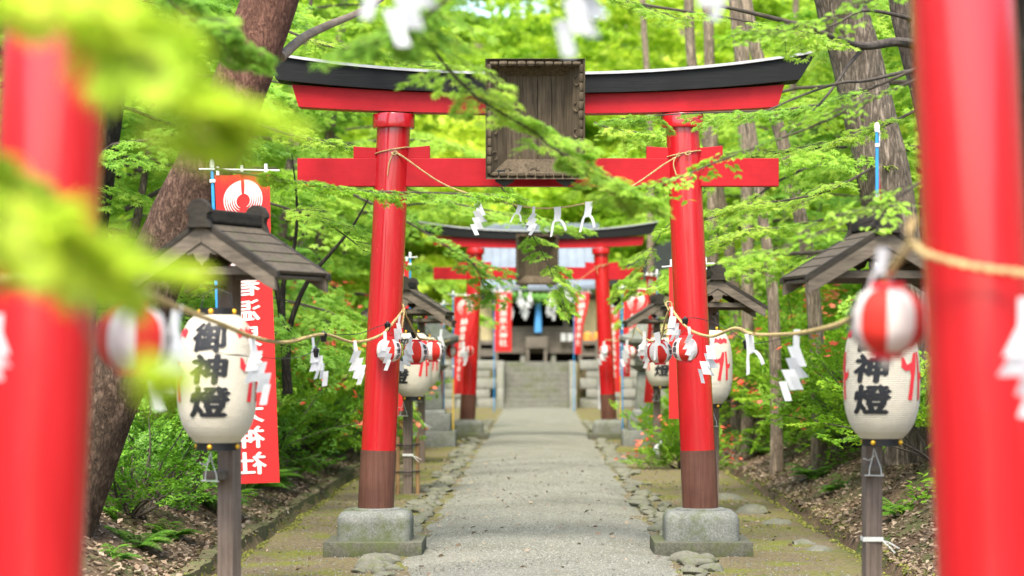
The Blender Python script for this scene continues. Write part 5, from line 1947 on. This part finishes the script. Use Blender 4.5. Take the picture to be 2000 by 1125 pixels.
branch('maple_branch', 'blurred maple twigs along the top edge above the leaning pine', [P(260, -60, 11.0), P(340, 10, 11.0), P(400, 55, 11.0), P(445, 95, 11.1)], .05, .5, 'maple_leaf_mid', MAPLE7, SPRAYS, .16, .42, .008, seed=41, keep=.7, lk=.6)
branch('maple_branch', 'blurred maple branch along the top edge above the plaque', [P(1080, -140, 9.5), P(960, -60, 9.6), P(860, 10, 9.7), P(800, 60, 9.8)], .045, .45, 'maple_leaf_mid', MAPLE7, SPRAYS, .16, .5, .008, seed=43, keep=.5, lk=.5)
branch('maple_branch', 'maple branch along the top edge over the cedar side of the rail', [P(1120, -20, 17.5), P(1230, 5, 17.5), P(1340, 22, 17.6), P(1450, 40, 17.8), P(1560, 70, 18)], .05, .55, 'maple_leaf_bright', MAPLE7, SPRAYS, .3, .6, .012, seed=47, keep=.6, lk=.6)


for a_, d_, lab, sd_, tn in (
    ([(1790, 215), (1690, 262), (1590, 290), (1500, 300), (1420, 322)], 22.0, 'fresh maple branch before the thick cedar trunk, level with the lower beam', 53, .6),
    ([(1700, 330), (1620, 372), (1530, 392), (1450, 402), (1385, 428)], 23.5, 'fresh maple branch just below the lower beam end on the cedar side', 54, .65),
    ([(1640, 420), (1560, 440), (1480, 450), (1410, 480)], 27.0, 'maple branch in front of the thin trunks below the gate beams', 55, .6),
    ([(470, 230), (560, 262), (640, 280), (715, 300)], 23.0, 'maple branch in the gap between leaning pine and gate pillar', 56, .6),
    ([(520, 395), (600, 420), (660, 450), (712, 490)], 23.5, 'maple branch hanging below the lower beam end on the pine side', 57, .55),
    ([(560, 60), (640, 90), (730, 105), (830, 130)], 24.0, 'maple branch rising behind the black rail near the leaning pine', 58, .65),
    ([(1160, 240), (1210, 255), (1270, 262), (1320, 290)], 26.0, 'maple branch seen between the two beams beside the cedar side pillar', 59, .7),
):
    branch('maple_branch', lab, [P(x_, y_, d_) for x_, y_ in a_], .06, tn, 'maple_leaf_bright', MAPLE7, SPRAYS, .24, .8, .012, seed=sd_, keep=.75, lk=.75, droop=.12)


# yellow leaves close to the lens
def near_branch(label, pts, leaf, seed, keep, scale, tint=.5, mat='maple_leaf_yellow'):
    return branch('maple_branch', label, pts, leaf, tint, mat, MAPLE7, SPRAYS, .05, scale, .003, keep=keep, seed=seed, droop=.75, lk=.5, rv=.9)


near_branch('out of focus yellow green maple spray at the upper corner before the near pillar', [P(-190, -120, 3.5), P(-50, -75, 3.55), P(80, -20, 3.6), P(190, 45, 3.6), P(290, 110, 3.65), P(385, 180, 3.65)], .042, 61, .78, .23, .75)
near_branch('out of focus green maple mass hanging before the near pillar on the pine side', [P(-230, 190, 3.7), P(-120, 265, 3.7), P(-20, 345, 3.75), P(70, 420, 3.8), P(150, 475, 3.8)], .044, 67, .66, .26, .6)
near_branch('out of focus maple leaves at the picture edge, lower layer', [P(-190, 320, 3.3), P(-80, 380, 3.3), P(20, 425, 3.35), P(120, 470, 3.4), P(215, 500, 3.4)], .040, 71, .42, .19, .75)
near_branch('single yellow leaves dangling before the blurred globe lantern', [P(150, 580, 2.9), P(190, 655, 2.9), P(225, 708, 2.9), P(270, 718, 2.9)], .034, 73, .10, .08, .95)

# ------------------------------------------------------------------ shrubs, ferns and ground plants
def shrub_meshes(seed, flowers, leaf=.045, mat='shrub_leaf', R0=.75, H=.85, n_st=26):
    rs = random.Random(seed)
    st_, lv, fl = MB(), Leaves(), Leaves()
    for k in range(n_st):
        az = rs.uniform(0, 6.28)
        el = rs.uniform(.35, 1.4)
        d = (math.cos(az) * math.cos(el), math.sin(az) * math.cos(el), math.sin(el))
        L = (R0 * math.cos(el) + H * math.sin(el)) * rs.uniform(.75, 1.1)
        pts = limb_path((rs.gauss(0, .06), rs.gauss(0, .06), 0), d, L, rs, droop=.2, wig=.14)
        st_.tube(pts, [.011 * (1 - .8 * q / 8) + .002 for q in range(9)], 5)
        for q in range(3, 9):
            put_spray(lv, k + q, pts[q], (pts[q] - pts[q - 1]) + Vector((rs.gauss(0, .05), rs.gauss(0, .05), rs.gauss(0, .03))), .36 * rs.uniform(.8, 1.3), leaf, .42 + .25 * (q / 8 - .5) + rs.gauss(0, .12), rs.uniform(-.6, .6), lib=BSPRAYS, keep=.75)
        if flowers and rs.random() < flowers:
            for w in range(rs.randint(2, 5)):
                c = pts[-1] + (pts[-1] - pts[-2]).normalized() * rs.uniform(.12, .27) + Vector((rs.gauss(0, .08), rs.gauss(0, .08), rs.gauss(.05, .05)))
                up = Vector((d[0], d[1], .4 + rs.random()))
                m = basis(up.cross(Vector((rs.gauss(0, 1), rs.gauss(0, 1), .2))))
                five = []
                for a in range(5):
                    five.append(np.array(m @ Matrix.Rotation(a * 1.2566, 3, 'Z') @ Matrix.Rotation(.35, 3, 'X')))
                fl.add(np.tile(np.array(c), (5, 1)), np.array(five), np.full(5, .05), np.full(5, rs.random()))
    out = []
    a = st_.build('stems', 'limb_bark', None, True)
    b = lv.build('foliage', OVAL if leaf < .06 else MAPLE5, mat)
    out = [a.data, b.data, None]
    bpy.data.objects.remove(a)
    bpy.data.objects.remove(b)
    if flowers:
        c = fl.build('blossom', DIAM, 'azalea_petal')
        out[2] = c.data
        bpy.data.objects.remove(c)
    return out


SHR = [shrub_meshes(1, 1.0, n_st=32), shrub_meshes(2, .5), shrub_meshes(3, 0, .05), shrub_meshes(4, 0, .04, 'fern_leaf')]


def shrub(kind, x, y, s, label, rz=0.0, group='shrubs on the banks', dz=-.05):
    t = thing('azalea_shrub' if kind < 2 else 'green_shrub', label, 'shrub', (x, y, float(gz(x, y)) + dz), rz, group)
    t.scale = (s, s, s)
    a, b, c = SHR[kind]
    link(bpy.data.objects.new('stems', a), t)
    link(bpy.data.objects.new('foliage', b), t)
    if c:
        link(bpy.data.objects.new('blossom', c), t)
    return t


shrubs = [
    (0, 640, 33.0, 1.2, 'azalea with scattered orange red flowers beside the pine side pillar'),
    (0, 672, 37.0, 1.3, 'azalea thick with orange red flowers glimpsed beside the pine side pillar'),
    (0, 610, 40.0, 1.25, 'azalea in flower farther back between banner and gate pillar'),
    (3, 572, 29.0, 1.3, 'dark green bush sloping to the drain behind the zigzag papers'),
    (3, 560, 26.0, 1.25, 'dark green bush just beside the red crest banner'),
    (3, 330, 23.5, 1.35, 'dark green bush under the tall lantern beside the leaning pine'),
    (3, 260, 22.0, 1.0, 'small dark bush at the foot of the leaning pine'),
    (2, 680, 45.0, 1.4, 'light bush far back behind the pine side pillar'),
    (2, 420, 27.5, 1.2, 'leafy bush behind the lantern post and pine'),
    (1, 470, 31.0, 1.3, 'azalea bush hidden behind the red crest banner'),
    (1, 1455, 31.0, 1.25, 'azalea with a few flowers under the twisted paper'),
    (0, 1420, 35.0, 1.3, 'azalea in flower right behind the cedar side pillar'),
    (1, 1500, 36.0, 1.4, 'loose azalea around the thin grey trunk'),
    (2, 1560, 28.0, 1.1, 'bright bush under the lone zigzag paper'),
    (1, 1610, 25.0, 1.15, 'azalea beside the tall lantern on the cedar side'),
    (1, 1760, 23.0, 1.2, 'azalea bush behind the lantern post and near red pillar'),
    (2, 1680, 29.0, 1.3, 'green bush behind the tall lantern on the cedar side'),
    (0, 1580, 40.0, 1.5, 'distant flowering azalea between the thin trunks'),
    (0, 1480, 45.0, 1.5, 'distant flowering azalea low in the cedar side wood'),
    (2, 1400, 42.0, 1.4, 'bright bush deep behind the cedar side pillar'),
    (0, 1332, 37.0, 0.75, 'low azalea with big pinkish flowers at the foot of the gate pillar'),
    (2, 1320, 43.0, 1.0, 'round green bush beside the far lantern post'),
    (1, 1640, 35.0, 1.4, 'loose azalea behind the trunk with the reddish strip'),
    (2, 1830, 20.0, 1.1, 'green bush behind the near red pillar'),
    (2, 1470, 41.0, 1.7, 'full bright bush beneath the twisted paper, behind the drain'),
    (0, 1530, 43.0, 1.8, 'large flowering azalea around the thin grey trunk foot'),
    (2, 1575, 38.0, 1.7, 'full bright bush at the foot of the reddish strip trunk'),
    (1, 1435, 49.0, 1.9, 'tall azalea just beyond the cedar side pillar'),
    (2, 1640, 33.0, 1.5, 'full bright bush beside the tall lantern on the cedar side'),
    (0, 1405, 46.0, 1.6, 'flowering azalea touching the cedar side pillar from behind'),
    (0, 650, 52.0, 1.9, 'far flowering azalea beside the pine side pillar'),
    (0, 690, 44.0, 1.5, 'flowering azalea peeping out at the pine side pillar edge'),
    (2, 600, 44.0, 1.8, 'full bright bush above the drain on the pine side'),
    (0, 664, 30.0, 1.0, 'low flowering bush at the drain just before the pine side pillar'),
    (2, 690, 50.0, 1.7, 'pale bush farthest back beside the pine side pillar'),
    (2, 570, 34.0, 1.6, 'broad green bush under the dark forked tree'),
    (2, 530, 40.0, 1.7, 'broad bush far up the bank behind the crest banner'),
    (3, 500, 25.0, 1.3, 'dark bush up the bank behind the tall lantern and banner'),
    (0, 625, 44.0, 1.5, 'broad flowering azalea between bushes on the pine side'),
    (2, 1440, 30.0, 1.4, 'fresh green bush at the drain under the twisted paper'),
    (2, 1520, 30.0, 1.3, 'fresh green bush at the foot of the thin grey trunk'),
    (0, 1545, 33.0, 1.3, 'flowering azalea between the two thin trunks'),
    (2, 1600, 31.0, 1.5, 'fresh green bush before the trunk with the reddish strip'),
    (0, 1650, 27.0, 1.1, 'flowering azalea touching the tall lantern on the cedar side'),
    (1, 1720, 26.0, 1.3, 'azalea behind the post of the cedar side lantern'),
    (2, 1500, 52.0, 1.9, 'pale bush deep among the thin trunks'),
    (2, 1620, 46.0, 1.9, 'pale bush deep behind the cedar side roofed post'),
    (2, 1410, 54.0, 1.9, 'pale bush deep behind the cedar side gate pillar'),
]
for i_, (k, px, d, s, lab) in enumerate(shrubs):
    g_ = (GUT_L if px < VX else GUT_R) + (0.35 if (k == 3 or 600 < px < 700) else 0.75) + 0.5 * s
    d = max(d, F_PX * g_ / abs(px - VX)) if abs(px - VX) > 300 else d
    x = (px - VX) * d / F_PX
    shrub(k, x, d, s, lab, i_ * 1.7)


for x_, y_, sx_, sz_, lab in ((-3.45, 34.5, 1.05, 1.75, 'tall flowering azalea overhanging the drain beside the pine side pillar'), (-3.25, 38.5, 1.1, 1.9, 'tall flowering azalea right against the pine side pillar'), (-3.75, 32.0, 1.0, 1.5, 'flowering azalea behind the crisp zigzag paper')):
    t = shrub(0, x_, y_, 1.0, lab, x_ * 3)
    t.scale = (sx_, sx_, sz_)


def fern_mesh(seed):
    rs = random.Random(seed)
    lv, st_ = Leaves(), MB()
    for k in range(15):
        az = k * 2.4 + rs.uniform(-.3, .3)
        L = rs.uniform(.28, .62)
        ar = rs.uniform(.75, 1.35)
        pts = []
        for q in range(14):
            f = q / 13
            rr = L * f
            pts.append(Vector((math.cos(az) * rr, math.sin(az) * rr, L * (ar * f - .8 * f * f))))
        st_.tube(pts, [.004 * (1 - .8 * q / 13) + .001 for q in range(14)], 4)
        P_, D_, S_ = [], [], []
        for q in range(2, 14):
            t_ = (pts[q] - pts[q - 1]).normalized()
            sd_ = t_.cross(Vector((0, 0, 1))).normalized()
            for h_ in (0, .33, .66):
                for sg in (-1, 1):
                    P_.append(tuple(pts[q - 1].lerp(pts[q], h_)))
                    D_.append(tuple(sd_ * sg + t_ * .35 + Vector((0, 0, -.15))))
                    S_.append(.125 * math.sin(min(1, (q + h_) / 13.5) * math.pi * .93 + .12) + .015)
        P_, D_ = np.array(P_), np.array(D_)
        lv.add(P_, frames_dir(D_, np.tile((0, 0, 1.0), (len(P_), 1)) + RNG.normal(0, .15, P_.shape)), np.array(S_), np.clip(RNG.normal(.45, .15, len(P_)) + rs.gauss(0, .1), 0, 1))
    a = st_.build('stalks', 'fern_stalk', None, True)
    T = (np.array([(-.07, 0, 0), (-.085, .4, .03), (0, 1, -.2), (.085, .4, .03), (.07, 0, 0)], float), np.array([(0, 1, 4), (1, 3, 4), (1, 2, 3)]))
    b = lv.build('fronds', T, 'fern_leaf')
    r_ = (a.data, b.data)
    bpy.data.objects.remove(a)
    bpy.data.objects.remove(b)
    return r_


plain('fern_stalk', (0.16, 0.20, 0.05), .7)
FERN = [fern_mesh(1), fern_mesh(2)]
ferns = [(270, 20.2, .75, 'fern spreading from the pine foot over the leaf litter'), (330, 21.0, .7, 'fern below the tall lantern, next to the pine foot fern'), (220, 19.0, .6, 'small fern at the pine foot near the red pillar'),
         (420, 23.5, 1.0, 'fern directly behind the lantern post'), (520, 25.0, 1.1, 'fern below the red crest banner'), (560, 28.0, 1.1, 'fern at the drain beneath the hanging papers'), (610, 30.5, 1.1, 'fern at the drain in front of the gate pillar bushes'),
         (655, 34.0, 1.1, 'fern touching the pine side gate pillar'), (360, 25.0, 1.2, 'fern higher up the bank behind the tall lantern'), (480, 27.5, 1.2, 'fern up the bank behind the red crest banner'),
         (1640, 23.0, .85, 'fern beside the tie string of the cedar side lantern'), (1760, 20.5, .9, 'fern low between lantern post and near red pillar'), (1490, 33.0, 1.0, 'fern on the bank under the thin trunks'), (1425, 38.0, 1.0, 'fern just behind the cedar side pillar'), (1590, 26.0, .9, 'fern on the bank crest under the azaleas')]
for i_, (px, d, s, lab) in enumerate(ferns):
    d = max(d, F_PX * ((GUT_L if px < VX else GUT_R) + 0.75) / abs(px - VX))
    x = (px - VX) * d / F_PX
    t = thing('fern', lab, 'fern', (x, d, float(gz(x, d)) - .02), i_ * 1.1, 'ferns on the banks')
    s *= .85
    t.scale = (s, s, s)
    a, b = FERN[i_ % 2]
    link(bpy.data.objects.new('stalks', a), t)
    link(bpy.data.objects.new('fronds', b), t)

# dry leaf litter on both banks
n = 60000
side = np.where(RNG.random(n) < .5, -1, 1)
yy = 12 + 30 * RNG.random(n) ** 1.3
xx = side * (np.where(side < 0, GUT_L, GUT_R) + .24 + 3.0 * RNG.random(n) ** 1.3)
stray = RNG.random(n) < .012
xx = np.where(stray, RNG.uniform(-2.6, 2.6, n), xx)
pz = np.where(np.abs(xx) < 1.1, 0.056 - 0.062 * (np.abs(xx) / 1.16) ** 3.5, gz(xx, yy))
pos = np.stack([xx, yy, pz + .010], 1)
lt = scatter('leaf_litter', DIAM[0], DIAM[1], pos, euler_np(RNG.normal(0, .38, n), RNG.normal(0, .38, n), RNG.uniform(0, 6.28, n)), RNG.uniform(.025, .075, n), RNG.beta(1.8, 1.5, n), 'dry_leaf')
tag(lt, 'brown dry leaves covering the banks beside the drains', 'leaf litter', kind='stuff')

# moss cushions along the drains and on the strips beside the path
n = 15000
side = np.where(RNG.random(n) < .5, -1, 1)
yy = 13 + 32 * RNG.random(n) ** 1.2
gg = np.where(side < 0, GUT_L, GUT_R)
tt = np.where(RNG.random(n) < .5, RNG.normal(.0, .035, n), RNG.normal(.27, .06, n))
pm = RNG.random(n) < .45
xx = np.where(pm, side * RNG.uniform(1.25, 2.6, n), side * (gg + tt - 0.03 * wob(0 * yy, yy, 1.9)))
okm = np.where(pm, wob(xx, yy, 1.3, .7) + .6 * wob(xx, yy, 3.7, .2) > .45, wob(xx * 0, yy, 1.1, .2) > -.6)
xx, yy = xx[okm], yy[okm]
n = len(xx)
ms_ = scatter('moss', OCT_V, OCT_F, np.stack([xx, yy, gz(xx, yy) + .001], 1), euler_np(RNG.normal(0, .3, n), RNG.normal(0, .3, n), RNG.uniform(0, 6.28, n)), RNG.uniform(.008, .026, n), RNG.random(n), 'moss_tuft')
tag(ms_, 'patchy yellow green moss along the drains and beside the path', 'moss', kind='stuff')

# low green plants on the banks
lv = Leaves()
n = 5200
side = np.where(RNG.random(n) < .5, -1, 1)
yy = 13 + 50 * RNG.random(n) ** .8
tt = 1.0 + 9 * RNG.random(n) ** 1.2
dens = wob(side * tt, yy, 1.7, .3) + wob(side * tt, yy, .6, 2.0) * .8 + (tt - 2.4) * .55
okm = dens > .1
xx = (side * (2.7 + tt))[okm]
yy = yy[okm]
for x, y in zip(xx, yy):
    m = 26
    a = RNG.uniform(0, 6.28, m)
    rr = RNG.uniform(.02, .24, m)
    hgt = RNG.uniform(.03, .26, m)
    p_ = np.stack([x + rr * np.cos(a), y + rr * np.sin(a), np.zeros(m)], 1)
    p_[:, 2] = gz(p_[:, 0], p_[:, 1]) + hgt
    d_ = np.stack([np.cos(a), np.sin(a), RNG.uniform(-.3, .5, m)], 1)
    lv.add(p_, frames_dir(d_, np.tile((0, 0, 1.), (m, 1)) + RNG.normal(0, .3, (m, 3))), RNG.uniform(.05, .12, m), np.clip(RNG.normal(.45, .2, m), 0, 1))
un = lv.build('undergrowth', DIAM, 'shrub_leaf')
tag(un, 'low green plants covering the banks under the trees', 'undergrowth', kind='stuff')

# the deep wood behind: masses of leaf faces in clumps
lv = Leaves()
n_cl = 0
for k in range(6600):
    y = 34 + 80 * RNG.random() ** .8
    halfw = y * .30 + 4
    x = RNG.uniform(-halfw, halfw)
    if k > 3400:
        y = 88 + 45 * RNG.random()
        x = RNG.uniform(-.17, .17) * y if k % 3 else RNG.uniform(-.3, .3) * y
    elif y < 92 and abs(x) < 3.9 + .02 * y:
        continue
    g0 = float(gz(x, y))
    top = 3.0 + y * .19
    z = g0 + .2 + (top - g0) * RNG.random() if (top > g0 + .5 and k <= 3400) else g0 + 8 * RNG.random() ** 1.2
    # leave hollows
    if noise.noise(Vector((x * .28, y * .12, z * .34))) < -.10 and z < 6:
        continue
    m = 62
    r = RNG.uniform(.6, 1.35)
    v = RNG.normal(0, 1, (m, 3))
    v /= np.linalg.norm(v, axis=1, keepdims=True)
    v *= (RNG.random(m) ** .4)[:, None]
    p_ = np.array([x, y, z]) + v * np.array([r, r, r * .36])
    d_ = RNG.normal(0, 1, (m, 3)) * np.array([1, 1, .5])
    tn = .52 + .55 * noise.noise(Vector((x * .16, y * .1, z * .2))) + RNG.normal(0, .1)
    lv.add(p_, frames_dir(d_, np.tile((0, 0, 1.), (m, 1)) + RNG.normal(0, .45, (m, 3))), RNG.uniform(.09, .20, m) * (1 + y / 130), np.clip(tn + RNG.normal(0, .13, m), 0, 1))
    n_cl += 1
wd = lv.build('background_foliage', MAPLE3, 'wood_leaf')
tag(wd, 'bright green foliage of the wood rising behind the shrine and both banks', 'foliage', kind='stuff')
print('clumps', n_cl, 'objects', len(bpy.data.objects), 'tris', sum(len(m_.polygons) for m_ in bpy.data.meshes))
